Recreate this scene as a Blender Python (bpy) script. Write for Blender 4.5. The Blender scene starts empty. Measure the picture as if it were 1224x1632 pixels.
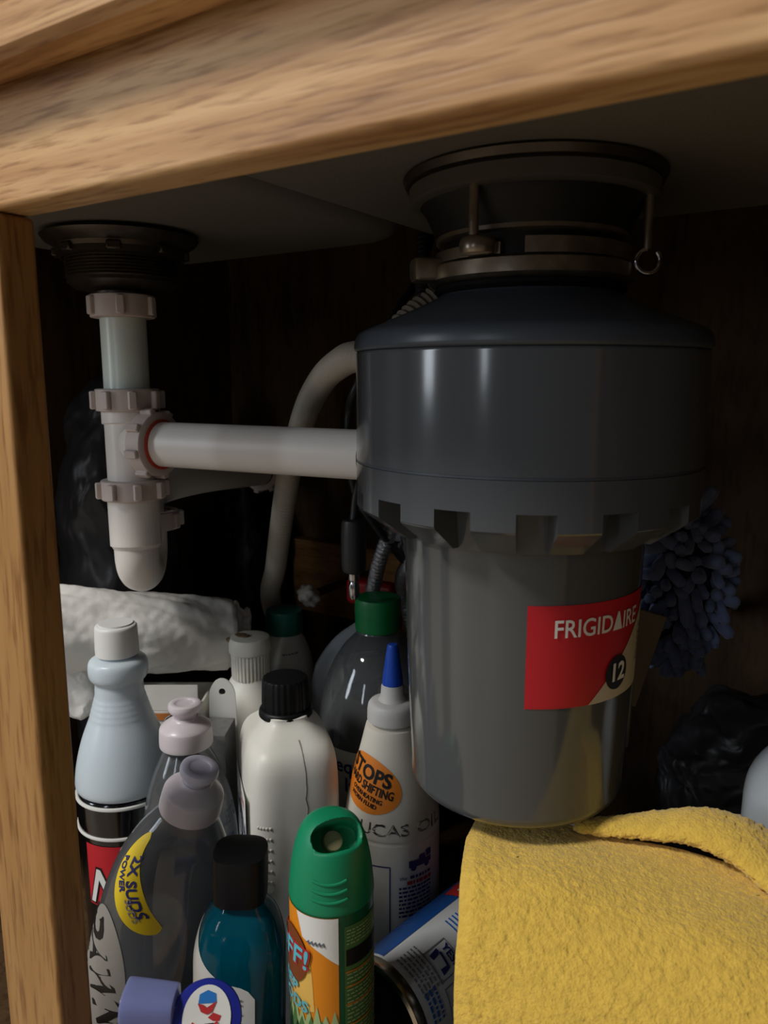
import bpy, bmesh, math, random
from mathutils import Vector, Matrix, noise
sc = bpy.context.scene
COL = sc.collection
PI = math.pi
rnd = random.Random(7)

# ------------------------------------------------------------------ camera, world, lights, exposure
cd = bpy.data.cameras.new('camera'); cam = bpy.data.objects.new('camera', cd); COL.objects.link(cam)
cd.sensor_fit = 'VERTICAL'; cd.sensor_height = 24.0; cd.lens = 24.0 * 1226 / 1632
cam.location = (0, 0, .46); cam.rotation_euler = (math.radians(90 - 9.76), 0, math.radians(33))
cd.clip_start = .01
cd.dof.use_dof = True; cd.dof.focus_distance = .47; cd.dof.aperture_fstop = 8.5
sc.camera = cam
w = bpy.data.worlds.new('world'); sc.world = w; w.use_nodes = True
bg = w.node_tree.nodes['Background']; bg.inputs[0].default_value = (.80, .82, .88, 1); bg.inputs[1].default_value = .085

def area(name, loc, target, size, energy, color, sy=None):
    l = bpy.data.lights.new(name, 'AREA'); l.energy = energy; l.color = color; l.size = size
    if sy: l.shape = 'RECTANGLE'; l.size_y = sy
    o = bpy.data.objects.new(name, l); COL.objects.link(o); o.location = loc
    o.rotation_euler = (Vector(target) - Vector(loc)).to_track_quat('-Z', 'Y').to_euler()
    return o
area('ceiling_lamp', (-1.0, -.92, 1.84), (-.3, .35, .25), .36, 30, (1, .965, .90))
area('window_left', (-1.75, -1.55, .95), (-.3, .3, .3), .30, 11, (.84, .92, 1), 1.1)
area('window_front', (-.28, -2.3, .95), (-.2, .3, .3), .16, 4.5, (.84, .92, 1), 1.0)
vs = sc.view_settings
vs.view_transform = 'Standard'; vs.look = 'None'; vs.gamma = 1; vs.use_curve_mapping = False; vs.exposure = 0

# ------------------------------------------------------------------ materials
def lin(c):
    return tuple((x / 255 / 12.92 if x / 255 <= .04045 else ((x / 255 + .055) / 1.055) ** 2.4) for x in c) + (1,)
def mat(name, c, rough=.5, metal=0, trans=0, ior=1.45, sss=0, coat=0, bump=0, bscale=200, mottle=0, mscale=20, spec=.5, sheen=0):
    m = bpy.data.materials.new(name); m.use_nodes = True
    n = m.node_tree; b = n.nodes['Principled BSDF']; I = b.inputs
    I['Base Color'].default_value = lin(c); I['Roughness'].default_value = rough; I['Metallic'].default_value = metal
    I['Transmission Weight'].default_value = trans; I['IOR'].default_value = ior
    I['Specular IOR Level'].default_value = spec
    if sss:
        I['Subsurface Weight'].default_value = sss; I['Subsurface Radius'].default_value = (.012, .012, .012); I['Subsurface Scale'].default_value = 1
    if coat: I['Coat Weight'].default_value = coat; I['Coat Roughness'].default_value = .12
    if sheen: I['Sheen Weight'].default_value = sheen; I['Sheen Roughness'].default_value = .5
    tc = n.nodes.new('ShaderNodeTexCoord')
    if bump:
        t = n.nodes.new('ShaderNodeTexNoise'); t.inputs['Scale'].default_value = bscale; t.inputs['Detail'].default_value = 4
        n.links.new(tc.outputs['Object'], t.inputs['Vector'])
        bp = n.nodes.new('ShaderNodeBump'); bp.inputs['Strength'].default_value = bump; bp.inputs['Distance'].default_value = .002
        n.links.new(t.outputs['Fac'], bp.inputs['Height']); n.links.new(bp.outputs['Normal'], I['Normal'])
    if mottle:
        t = n.nodes.new('ShaderNodeTexNoise'); t.inputs['Scale'].default_value = mscale; t.inputs['Detail'].default_value = 5
        n.links.new(tc.outputs['Object'], t.inputs['Vector'])
        r = n.nodes.new('ShaderNodeValToRGB'); l = lin(c)
        r.color_ramp.elements[0].position = .35; r.color_ramp.elements[1].position = .68
        r.color_ramp.elements[0].color = tuple(x * (1 - mottle) for x in l[:3]) + (1,); r.color_ramp.elements[1].color = l
        n.links.new(t.outputs['Fac'], r.inputs['Fac']); n.links.new(r.outputs['Color'], I['Base Color'])
    return m
def wood(name, scale, cols, rough=.45, wave=1.0):
    """oak: long stretched noise for the growth bands plus fine dark pores along the grain"""
    m = bpy.data.materials.new(name); m.use_nodes = True; n = m.node_tree; L = n.links
    b = n.nodes['Principled BSDF']; b.inputs['Roughness'].default_value = rough; b.inputs['Specular IOR Level'].default_value = .35
    tc = n.nodes.new('ShaderNodeTexCoord'); mp = n.nodes.new('ShaderNodeMapping'); mp.inputs['Scale'].default_value = scale
    L.new(tc.outputs['Object'], mp.inputs['Vector'])
    t1 = n.nodes.new('ShaderNodeTexNoise'); t1.inputs['Scale'].default_value = 1.0; t1.inputs['Detail'].default_value = 6; t1.inputs['Distortion'].default_value = wave
    L.new(mp.outputs[0], t1.inputs['Vector'])
    r1 = n.nodes.new('ShaderNodeValToRGB'); e = r1.color_ramp.elements
    e[0].position = .3; e[0].color = lin(cols[0]); e[1].position = .7; e[1].color = lin(cols[2])
    x = e.new(.48); x.color = lin(cols[1])
    L.new(t1.outputs['Fac'], r1.inputs['Fac'])
    m2 = n.nodes.new('ShaderNodeMapping'); m2.inputs['Scale'].default_value = tuple(s * 4 for s in scale)
    L.new(tc.outputs['Object'], m2.inputs['Vector'])
    t2 = n.nodes.new('ShaderNodeTexNoise'); t2.inputs['Scale'].default_value = 1.6; t2.inputs['Detail'].default_value = 3
    L.new(m2.outputs[0], t2.inputs['Vector'])
    r2 = n.nodes.new('ShaderNodeValToRGB'); r2.color_ramp.elements[0].position = .33; r2.color_ramp.elements[0].color = (.55, .45, .36, 1)
    r2.color_ramp.elements[1].position = .5; r2.color_ramp.elements[1].color = (1, 1, 1, 1)
    L.new(t2.outputs['Fac'], r2.inputs['Fac'])
    mx = n.nodes.new('ShaderNodeMix'); mx.data_type = 'RGBA'; mx.blend_type = 'MULTIPLY'; mx.inputs['Factor'].default_value = .8
    L.new(r1.outputs['Color'], mx.inputs['A']); L.new(r2.outputs['Color'], mx.inputs['B'])
    L.new(mx.outputs['Result'], b.inputs['Base Color'])
    bp = n.nodes.new('ShaderNodeBump'); bp.inputs['Strength'].default_value = .25; bp.inputs['Distance'].default_value = .001
    L.new(t2.outputs['Fac'], bp.inputs['Height']); L.new(bp.outputs['Normal'], b.inputs['Normal'])
    return m
OAK = ((148, 104, 62), (188, 143, 94), (214, 174, 124))
M = dict(
    oak_x=wood('oak_along_rail', (6, 70, 95), OAK, wave=.45), oak_z=wood('oak_along_stile', (60, 60, 5), ((146, 102, 54), (166, 122, 70), (180, 136, 84)), wave=.6),
    wall=wood('dark_plywood', (30, 30, 6), ((58, 41, 22), (74, 53, 29), (86, 63, 36)), .7, .5),
    batten=wood('pine_batten', (8, 40, 60), ((120, 80, 38), (142, 98, 50), (156, 112, 62)), .6, .5),
    ringgrey=mat('support_ring_grey', (84, 80, 74), .5),
    kitchenfloor=mat('kitchen_floor', (176, 158, 134), .5),
    counter=mat('counter_underside', (92, 74, 54), .8),
    sink=mat('sink_undercoat', (112, 108, 102), .62, bump=.15, bscale=600),
    steel=mat('dull_steel', (150, 140, 128), .36, .9, mottle=.3, mscale=60), dsteel=mat('dark_steel', (92, 84, 76), .38, .8, mottle=.3, mscale=80),
    chrome=mat('chrome', (200, 200, 205), .12, 1), brushed=mat('worn_zinc', (178, 164, 144), .3, .85, mottle=.35, mscale=90),
    pvc=mat('white_pvc', (232, 226, 220), .38, sss=.15), pvcnut=mat('nut_plastic', (205, 190, 184), .5, sss=.15),
    tail=mat('milky_tailpiece', (222, 230, 222), .3, sss=.5), redgasket=mat('red_gasket', (196, 66, 44), .5),
    gray=mat('disposer_gray', (80, 83, 87), .15, spec=.5, coat=.3, bump=.010, bscale=30), graycap=mat('disposer_cap_gray', (70, 76, 84), .34),
    graylow=mat('disposer_body_gray', (80, 82, 83), .12, coat=.5, bump=.02, bscale=22), black=mat('black_plastic', (22, 22, 24), .4), mblack=mat('black_rubber', (14, 14, 16), .55),
    red=mat('label_red', (196, 34, 46), .45), cream=mat('label_cream', (206, 196, 172), .5), ink=mat('black_ink', (18, 18, 20), .5), white=mat('white_print', (232, 232, 228), .5),
    hose=mat('grey_corrugated_hose', (168, 160, 146), .55), conduit=mat('black_conduit', (44, 44, 46), .45), braid=mat('steel_braid', (176, 178, 182), .3, .9, bump=.6, bscale=900),
    hdpe=mat('white_bottle_plastic', (228, 226, 218), .42, sss=.25, mottle=.06, mscale=25), hdpe_warm=mat('warm_white_bottle_plastic', (226, 220, 206), .4, sss=.2),
    natural=mat('natural_bottle_plastic', (200, 212, 220), .33, sss=.6), frost=mat('frosted_bottle_plastic', (176, 182, 188), .4, sss=.5),
    capwhite=mat('white_cap', (226, 226, 224), .4, sss=.1), capdirty=mat('dirty_cap', (222, 218, 206), .5, mottle=.12, mscale=60), dirt=mat('dried_residue', (128, 104, 70), .7, mottle=.5, mscale=200),
    capgreen=mat('green_cap', (16, 118, 62), .4), capteal=mat('teal_green_cap', (8, 98, 82), .4), capblack=mat('black_cap', (17, 17, 19), .45, spec=.3),
    blue=mat('blue_tip', (28, 78, 190), .35, sss=.1), collar=mat('milky_collar', (210, 208, 206), .4, sss=.4),
    orange=mat('orange_label', (238, 136, 40), .5), navy=mat('navy_ink', (38, 44, 110), .5), redink=mat('red_ink', (190, 48, 50), .5), bluei=mat('blue_ink', (40, 100, 180), .45),
    clear=mat('clear_plastic', (222, 226, 230), .05, trans=.93, ior=1.40), pinkcap=mat('clouded_pink_cap', (214, 204, 210), .32, trans=.08, sss=.4), violetcap=mat('clouded_violet_cap', (212, 208, 226), .32, trans=.08, sss=.4),
    spout=mat('pale_violet_spout', (176, 178, 216), .4, sss=.3), yellow=mat('yellow_label', (238, 206, 36), .45), labelgrey=mat('pearl_label', (150, 146, 140), .5),
    teal=mat('teal_liquid', (0, 138, 168), .08, trans=.75, ior=1.36), aero=mat('green_can', (10, 96, 62), .3), acap=mat('green_aerosol_cap', (18, 134, 92), .42), lgreen=mat('pale_green_print', (172, 196, 138), .5), olive=mat('leaf_green_print', (84, 128, 72), .5),
    dkgreen=mat('dark_green_print', (14, 58, 40), .45), amber=mat('amber_print', (232, 140, 24), .45), sun=mat('light_amber_print', (238, 190, 96), .45), brown=mat('brown_print', (128, 66, 30), .5), cyan=mat('cyan_print', (96, 188, 204), .5),
    cobalt=mat('cobalt_plastic', (34, 44, 150), .3, coat=.3), tubeblue=mat('translucent_blue_tube', (140, 148, 200), .22, trans=.35, ior=1.3, sss=.3), skyb=mat('sky_blue_print', (40, 120, 200), .5),
    can=mat('white_can_paint', (206, 210, 214), .35, coat=.2), canblue=mat('blue_can_paint', (28, 78, 150), .35, coat=.2), greyink=mat('grey_ink', (120, 122, 130), .5), tin=mat('tin_rim', (190, 182, 164), .22, 1), tinbase=mat('tin_base', (96, 92, 82), .3, 1),
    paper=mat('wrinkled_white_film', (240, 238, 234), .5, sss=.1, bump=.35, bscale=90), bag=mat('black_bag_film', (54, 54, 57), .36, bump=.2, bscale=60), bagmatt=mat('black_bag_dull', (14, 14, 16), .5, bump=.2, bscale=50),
    carton=mat('white_carton', (214, 212, 206), .6), cartonin=mat('orange_print', (196, 120, 56), .6), greybox=mat('grey_foil_box', (138, 138, 138), .35, .4, mottle=.3, mscale=150), beige=mat('tan_cardboard', (150, 134, 104), .8),
    shinyblk=mat('glossy_black_tub', (12, 12, 13), .12, coat=.6), duster=mat('blue_chenille', (122, 136, 176), .85, mottle=.3, mscale=120, sheen=.4), dustercore=mat('blue_backing', (28, 36, 64), .9),
    tag=mat('red_plastic', (190, 24, 32), .4), knob=mat('dull_white_knob', (210, 204, 194), .5), clipgrey=mat('pale_grey_bracket', (136, 142, 150), .45),
)
def towel_mat():
    m = mat('yellow_terry', (230, 190, 80), .95, sheen=.3, mottle=.16, mscale=240, bump=.6, bscale=700)
    return m
M['towel'] = towel_mat()

# ------------------------------------------------------------------ geometry toolkit
def chaikin(p, it=2):
    for _ in range(it):
        q = [p[0]]
        for a, b in zip(p, p[1:]):
            q.append((a[0] * .75 + b[0] * .25, a[1] * .75 + b[1] * .25)); q.append((a[0] * .25 + b[0] * .75, a[1] * .25 + b[1] * .75))
        q.append(p[-1]); p = q
    return p
def se(t, sx=1, sy=1, pw=2):
    c, s = math.cos(t), math.sin(t); e = 2 / pw
    return sx * math.copysign(abs(c) ** e, c), sy * math.copysign(abs(s) ** e, s)
class G:
    def __init__(s): s.v = []; s.f = []
    def add(s, v, f, mx=None):
        k = len(s.v); s.v += [tuple(mx @ Vector(p)) if mx else tuple(p) for p in v]; s.f += [tuple(i + k for i in q) for q in f]; return s
    def join(s, g, mx=None): return s.add(g.v, g.f, mx)
    def xf(s, mx): s.v = [tuple(mx @ Vector(p)) for p in s.v]; return s
    def loops(s, L, c0=True, c1=True, closed=True, mx=None):
        n = len(L[0]); v = [p for l in L for p in l]; f = []
        for i in range(len(L) - 1):
            for j in range(n if closed else n - 1):
                a, b = i * n + j, i * n + (j + 1) % n; f.append((a, b, b + n, a + n))
        if c0: f.append(tuple(range(n))[::-1])
        if c1: f.append(tuple(range((len(L) - 1) * n, len(L) * n)))
        return s.add(v, f, mx)
    def lathe(s, prof, seg=48, sx=1, sy=1, pw=2, ribs=0, mx=None, c0=True, c1=True):
        L = []
        for i, (r, z) in enumerate(prof):
            l = []
            for k in range(seg):
                x, y = se(2 * PI * k / seg, sx, sy, pw); rr = max(r, 1e-5)
                if ribs and 0 < i < len(prof) - 1 and (k // 2) % 2: rr = max(r - ribs, 1e-5)
                l.append((rr * x, rr * y, z))
            L.append(l)
        return s.loops(L, c0, c1, True, mx)
    def tube(s, pts, r, seg=14, caps=True):
        pts = [Vector(p) for p in pts]; n = len(pts); rs = r if isinstance(r, (list, tuple)) else [r] * n
        T = [(pts[min(i + 1, n - 1)] - pts[max(i - 1, 0)]).normalized() for i in range(n)]
        u = T[0].orthogonal().normalized(); L = []
        for i in range(n):
            u = (u - T[i] * u.dot(T[i])).normalized(); w_ = T[i].cross(u)
            L.append([tuple(pts[i] + (u * math.cos(2 * PI * k / seg) + w_ * math.sin(2 * PI * k / seg)) * rs[i]) for k in range(seg)])
        return s.loops(L, caps, caps)
    def box(s, size, loc=(0, 0, 0), bev=0, segs=2, mx=None):
        bm = bmesh.new(); bmesh.ops.create_cube(bm, size=1)
        for q in bm.verts: q.co = Vector((q.co.x * size[0], q.co.y * size[1], q.co.z * size[2]))
        if bev: bmesh.ops.bevel(bm, geom=bm.edges[:] , offset=bev, segments=segs, profile=.5, affect='EDGES')
        m_ = Matrix.Translation(loc) if mx is None else mx @ Matrix.Translation(loc)
        bm.verts.index_update()
        s.add([q.co.copy() for q in bm.verts], [tuple(x.index for x in f.verts) for f in bm.faces], m_); bm.free(); return s
def spline(pts, n=8):
    P_ = [Vector(p) for p in pts]; P_ = [P_[0] * 2 - P_[1]] + P_ + [P_[-1] * 2 - P_[-2]]; out = []
    for i in range(1, len(P_) - 2):
        a, b, c, d = P_[i - 1:i + 3]
        for k in range(n):
            t = k / n; out.append(.5 * ((2 * b) + (c - a) * t + (2 * a - 5 * b + 4 * c - d) * t * t + (3 * b - a - 3 * c + d) * t ** 3))
    out.append(P_[-2]); return out
def resample(pts, step):
    out = [pts[0]]; acc = 0
    for a, b in zip(pts, pts[1:]):
        l = (b - a).length
        if l == 0: continue
        t = step - acc
        while t <= l: out.append(a + (b - a) * (t / l)); t += step
        acc = (acc + l) % step
    return out
def obj(name, g, m, parent=None, loc=None, smooth=True, ang=38, kind=None, label=None, weld=False):
    if name in ('small_print', 'code_print', 'mesh_print'): kind = 'stuff'
    me = bpy.data.meshes.new(name); me.from_pydata([tuple(p) for p in g.v], [], g.f); me.update()
    bm = bmesh.new(); bm.from_mesh(me)
    if weld: bmesh.ops.remove_doubles(bm, verts=bm.verts, dist=1e-6)
    bmesh.ops.recalc_face_normals(bm, faces=bm.faces)
    for f in bm.faces: f.smooth = smooth
    if smooth:
        for e in bm.edges:
            if len(e.link_faces) == 2 and e.calc_face_angle(0) > math.radians(ang): e.smooth = False
    bm.to_mesh(me); bm.free()
    if m: me.materials.append(M[m] if isinstance(m, str) else m)
    o = bpy.data.objects.new(name, me); COL.objects.link(o)
    if smooth and len(me.polygons) < 30000:
        wn = o.modifiers.new('normals', 'WEIGHTED_NORMAL'); wn.keep_sharp = True
    if parent: o.parent = parent
    if loc: o.location = loc
    if kind: o['kind'] = kind
    if label: o['label'] = label
    return o
def thing(name, label, cat, loc=(0, 0, 0), rot=None, group=None):
    o = bpy.data.objects.new(name, None); COL.objects.link(o); o.empty_display_size = .02; o.location = loc
    if rot is not None: o.rotation_euler = rot if not isinstance(rot, (int, float)) else (0, 0, rot)
    o['label'] = label; o['category'] = cat
    if group: o['group'] = group
    return o
def tag(o, label, cat, group=None):
    o['label'] = label; o['category'] = cat
    if group: o['group'] = group
    return o
# --- print on curved walls: 2-D shapes (metres) wrapped round a lathed wall
def wall(prof, sx=1, sy=1, pw=2):
    def S(th, z, off=.0003):
        ps = prof; r = ps[0][0]
        best = None
        for a, b in zip(ps, ps[1:]):
            lo, hi = min(a[1], b[1]), max(a[1], b[1])
            if lo <= z <= hi and hi > lo:
                rr = a[0] + (b[0] - a[0]) * (z - a[1]) / (b[1] - a[1]); best = rr if best is None else max(best, rr)
        if best is None: best = min(ps, key=lambda q: abs(q[1] - z))[0]
        x, y = se(th, sx, sy, pw); L_ = math.hypot(x, y)
        return ((best + off / L_) * x, (best + off / L_) * y, z)
    return S
def ell(a, b, n=40): return [(a * math.cos(2 * PI * k / n), b * math.sin(2 * PI * k / n)) for k in range(n)]
def rect(x0, y0, x1, y1): return [(x0, y0), (x1, y0), (x1, y1), (x0, y1)]
def sub(poly, d=.003):
    out = []
    for a, b in zip(poly, poly[1:] + poly[:1]):
        n = max(1, int(math.hypot(b[0] - a[0], b[1] - a[1]) / d))
        out += [(a[0] + (b[0] - a[0]) * k / n, a[1] + (b[1] - a[1]) * k / n) for k in range(n)]
    return out
def patch(g, poly, S, th0, z0, rref, rot=0, off=.0003, rings=7, fine=True):
    """a star-shaped 2-D outline laid on the wall S as rings round its middle"""
    if fine: poly = sub(poly)
    cx = sum(p[0] for p in poly) / len(poly); cy = sum(p[1] for p in poly) / len(poly); c, s = math.cos(rot), math.sin(rot)
    def W(u, v): return S(th0 + (u * c - v * s) / rref, z0 + u * s + v * c, off)
    L = [[W(cx + (p[0] - cx) * k / rings, cy + (p[1] - cy) * k / rings) for p in poly] for k in range(1, rings + 1)]
    L = [[W(cx + (p[0] - cx) * .02, cy + (p[1] - cy) * .02) for p in poly]] + L
    return g.loops(L, True, False)
_tc = {}
def text2d(s, size, bold=0.0, xs=1.0):
    k = (s, size, bold, xs)
    if k not in _tc:
        cu = bpy.data.curves.new('t', 'FONT'); cu.body = s; cu.size = size; cu.align_x = 'CENTER'; cu.align_y = 'CENTER'; cu.offset = bold; cu.resolution_u = 3
        o = bpy.data.objects.new('t', cu); COL.objects.link(o)
        me = bpy.data.meshes.new_from_object(o.evaluated_get(bpy.context.evaluated_depsgraph_get()))
        _tc[k] = ([(q.co.x * xs, q.co.y) for q in me.vertices], [tuple(f.vertices) for f in me.polygons])
        bpy.data.objects.remove(o); bpy.data.curves.remove(cu); bpy.data.meshes.remove(me)
    return _tc[k]
def text(g, s, size, S, th0, z0, rref, u=0, v=0, rot=0, off=.0006, bold=0.0, xs=1.0, slant=0, arc=0):
    V, F = text2d(s, size, bold, xs); c, sn = math.cos(rot), math.sin(rot); out = []
    for a, b in V:
        a += slant * b; b += arc * a * a; a += u; b += v
        out.append(S(th0 + (a * c - b * sn) / rref, z0 + a * sn + b * c, off))
    return g.add(out, F)
def dashes(g, S, th0, z0, rref, w_, h_, rows, seed, rot=0, off=.0005, fill=.55):
    """lines of print too small to read: broken strokes"""
    R_ = random.Random(seed)
    for i in range(rows):
        y = h_ / 2 - (i + .5) * h_ / rows; x = -w_ / 2
        while x < w_ / 2 - .001:
            l = R_.uniform(.0012, .004); x1 = min(x + l, w_ / 2)
            patch(g, rect(x, y - h_ / rows * fill / 2, x1, y + h_ / rows * fill / 2), S, th0, z0, rref, rot, off, 1, False); x = x1 + R_.uniform(.0005, .001)
    return g
def flat(o0, ux, vx):
    o0, ux, vx = Vector(o0), Vector(ux).normalized(), Vector(vx).normalized(); n_ = ux.cross(vx)
    return lambda th, z, off=.0003: tuple(o0 + ux * th + vx * z + n_ * off)     # use with rref = 1
def camang(x, y): return math.atan2(-y, -x)
def crumple(g, amp, sc_, seed, octv=4, ridge=True):
    c = Vector((seed * 3.1, seed * 1.7, seed * .9)); out = []
    for p in g.v:
        q = Vector(p); d = Vector((0, 0, 0)); a, f = amp, sc_
        for _ in range(octv):
            nv = noise.noise_vector(q * f + c)
            if ridge: nv = Vector([(.35 - abs(x)) * 1.3 for x in nv])
            d += nv * a; a *= .5; f *= 2.1
        out.append(tuple(q + d))
    g.v = out; return g
def blob(center, size, sub_=5, flatz=None):
    bm = bmesh.new(); bmesh.ops.create_icosphere(bm, subdivisions=sub_, radius=1); bm.verts.index_update(); g = G()
    v = []
    for q in bm.verts:
        p = q.co; k = .75
        p = Vector([math.copysign(abs(x) ** k, x) for x in p])
        v.append((center[0] + p.x * size[0], center[1] + p.y * size[1], center[2] + p.z * size[2]))
    g.add(v, [tuple(x.index for x in f.verts) for f in bm.faces]); bm.free(); return g
def clampz(g, z0): g.v = [(x, y, max(z, z0 + rnd.uniform(0, .0004))) for x, y, z in g.v]; return g

# ------------------------------------------------------------------ the setting: inside of the sink cabinet
def struct(name, g, m): return obj(name, g, m, kind='structure', smooth=False)
struct('floor', G().box((.88, .506, .018), (-.25, .455, -.009)), 'wall')
struct('wall_back', G().box((.88, .014, .76), (-.25, .709, .38)), 'wall')
struct('wall_left', G().box((.014, .506, .76), (-.687, .455, .38)), 'wall')
struct('wall_right', G().box((.014, .506, .76), (.187, .455, .38)), 'wall')
struct('ceiling', G().box((.90, .60, .034), (-.25, .43, .777)), 'counter')
struct('floor.001', G().box((4, 3.2, .02), (-.4, -1.42, -.125)), 'kitchenfloor')
struct('trim_1', G().box((.20, .020, .085), (-.47, .690, .235), .002), 'batten')
struct('trim_2', G().box((.16, .020, .085), (-.262, .690, .235), .002), 'batten')

# face frame with false drawer front
ff = thing('face_frame', 'light oak cabinet face frame with a broad grained rail across the top', 'cabinet frame', (-.25, .2095, 0))
obj('rail', G().box((.90, .019, .150), (0, 0, .607), .0025, 3), 'oak_x', ff)
obj('bottom_rail', G().box((.90, .019, .045), (0, 0, .0), .0025, 3), 'oak_x', ff)
obj('stile', G().box((.050, .019, .508), (-.104, 0, .2775), .0025, 3), 'oak_z', ff)
obj('stile', G().box((.045, .019, .508), (-.4275, 0, .2775), .0025, 3), 'oak_z', ff)
obj('stile', G().box((.045, .019, .508), (.4275, 0, .2775), .0025, 3), 'oak_z', ff)
def drawer(x0, x1):
    # slab with a chamfered rim: outer edge, cove, raised field
    z0, z1 = .577, .735; xs = [(0, 0, .016), (0, 0, .003), (.003, .003, 0), (.016, .016, 0), (.0185, .0185, .003), (.026, .026, .0015), (.030, .030, -.001)]
    yb = -.0125
    L = []
    for a, b, d in xs:
        y = yb - .017 + d
        L.append([(x0 + a, y, z0 + b), (x1 - a, y, z0 + b), (x1 - a, y, z1 - b), (x0 + a, y, z1 - b)])
    return G().loops(L, True, True)
obj('drawer_front', drawer(-.43, -.108), 'oak_x', ff, ang=20)
obj('drawer_front', drawer(-.100, .43), 'oak_x', ff, ang=20)

# ------------------------------------------------------------------ sink with two bowls
def rr(w_, h_, r, n=8):
    out = []
    for cx, cy, a0 in ((w_ / 2 - r, h_ / 2 - r, 0), (-w_ / 2 + r, h_ / 2 - r, 90), (-w_ / 2 + r, -h_ / 2 + r, 180), (w_ / 2 - r, -h_ / 2 + r, 270)):
        for k in range(n + 1):
            a = math.radians(a0 + 90 * k / n); out.append((cx + r * math.cos(a), cy + r * math.sin(a)))
    return out
def bowl(cx, cy, w_, h_, r, rb, zb, zt):
    L = []
    for k in range(7):
        a = PI / 2 * k / 6; ins = rb * (1 - math.sin(a)); z = zb + rb * (1 - math.cos(a))
        L.append([(cx + x, cy + y, z) for x, y in rr(w_ - 2 * ins, h_ - 2 * ins, max(r - ins, .004))])
    L.append([(cx + x, cy + y, zt) for x, y in rr(w_, h_, r)])
    return G().loops(L, True, True)
snk = thing('sink', 'grey coated underside of the double bowl sink', 'sink', (0, 0, 0))
obj('bowl', bowl(-.457, .392, .305, .300, .060, .020, .5655, .755), 'sink', snk)
obj('bowl', bowl(-.135, .381, .315, .318, .030, .004, .5640, .755), 'sink', snk)
obj('sink_deck', G().box((.68, .40, .004), (-.31, .40, .7575), .0015), 'sink', snk)

# ------------------------------------------------------------------ basket strainer and drain pipes, left bowl
DX, DY = -.480, .385
st = thing('sink_strainer', 'dark threaded metal strainer under the left bowl above the white pipe', 'strainer', (-.486, .392, 0))
fl = [(.030, .565), (.052, .5645), (.056, .562), (.053, .558), (.047, .555), (.046, .5520), (.030, .5520)]
obj('flange', G().lathe(fl, 56), 'dsteel', st)
th = [(.030, .5520), (.0405, .5518)]
for k in range(9): th += [(.0405, .5510 - k * .0022), (.0392, .5499 - k * .0022)]
th += [(.0395, .5300), (.035, .5260), (.022, .5235), (.022, .518)]
obj('threaded_body', G().lathe(th, 56), 'dsteel', st)
ln = G().lathe([(.040, .5545), (.0455, .5542), (.0455, .5477), (.0415, .5467)], 56, c0=False, c1=False)
for k in range(8):
    ln.box((.008, .010, .006), (.0445, 0, .5510), .001, 1, Matrix.Rotation(2 * PI * k / 8, 4, 'Z'))
obj('lock_nut', ln, 'dsteel', st)

dp = thing('drain_pipes', 'white plastic drain pipes and trap under the left bowl', 'drain pipe', (DX, DY, 0))
def nut(r, h, lugs=8, lh=.0032, dr=.0036, lw=.006):
    g = G().lathe(chaikin([(r * .72, 0), (r - .001, 0), (r, .001), (r, h - .001), (r - .001, h), (r * .72, h)], 1), 48, c0=False, c1=False)
    for k in range(lugs):
        g.box((dr * 2, lw, h * .8), (r, 0, h / 2), .0008, 1, Matrix.Rotation(2 * PI * (k + .3) / lugs, 4, 'Z'))
    return g
def T(x, y, z): return Matrix.Translation((x, y, z))
tilt = .020 / .20                                          # the stack leans a little: x,y drift per metre of drop
def AX(z): return Vector(((.5150 - z) * .062, -(.5150 - z) * .045, z))
o = obj('slip_nut', nut(.0232, .0165, 6, dr=.003).xf(T(*AX(.5045)) ), 'pvcnut', dp)
obj('tailpiece', G().tube([AX(.520), AX(.440)], .0165, 40), 'tail', dp)
obj('slip_nut', nut(.0232, .0165, 8).xf(T(*AX(.437))), 'pvcnut', dp)
tee = G().tube([AX(.440), AX(.428), AX(.427), AX(.372)], [.0195, .0195, .0178, .0178], 40)
a0 = AX(.4135)
tee.tube([a0, a0 + Vector((.006, .0005, 0)), a0 + Vector((.024, .002, 0))], [.012, .0175, .0190], 36)
obj('tee', tee, 'pvc', dp)
ndir = Vector((.19, .024, -.0015)).normalized()
q = ndir.to_track_quat('Z', 'Y').to_matrix().to_4x4()
obj('slip_nut', nut(.0235, .0135, 8, dr=.003).xf(T(*(a0 + Vector((.017, .0015, 0)))) @ q), 'pvcnut', dp)
e0 = a0 + ndir * .0298
gk = G(); gk.tube([e0, e0 + ndir * .0016], .0183, 40)
obj('gasket', gk, 'redgasket', dp)
p1 = Vector((-.268 - DX, .412 - DY, .4118))
obj('waste_arm', G().tube([a0 + ndir * .012, p1], .0163, 44), 'pvc', dp)
obj('slip_nut', nut(.0232, .0150, 8).xf(T(*AX(.3715))), 'pvcnut', dp)
obj('trap_sleeve', G().tube([AX(.372), AX(.337), AX(.3365), AX(.334)], [.0190, .0188, .0180, .0165], 40), 'pvc', dp)
bd = Vector((-.66, .75, 0)).normalized(); R_ = .024
c0_ = AX(.330); pts = [AX(.338)]
for k in range(0, 13):
    a = PI * k / 12; pts.append(c0_ + bd * (R_ - R_ * math.cos(a)) - Vector((0, 0, R_ * math.sin(a) * .78)))
leg = pts[-1]; pts.append(leg + Vector((0, 0, .014)))
obj('trap_bend', G().tube(pts, .0163, 40), 'pvc', dp)
obj('slip_nut', nut(.0215, .0150, 8).xf(T(leg.x + .008, leg.y, .341)), 'pvcnut', dp)
end = Vector((-.545 - DX, .60 - DY, .366)); ap = [leg + Vector((0, 0, .012)), leg + Vector((0, 0, .030)), leg + Vector((-.006, .012, .040)), leg * .6 + end * .4 + Vector((0, 0, .03)), end]
ap[3].z = .373
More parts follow.
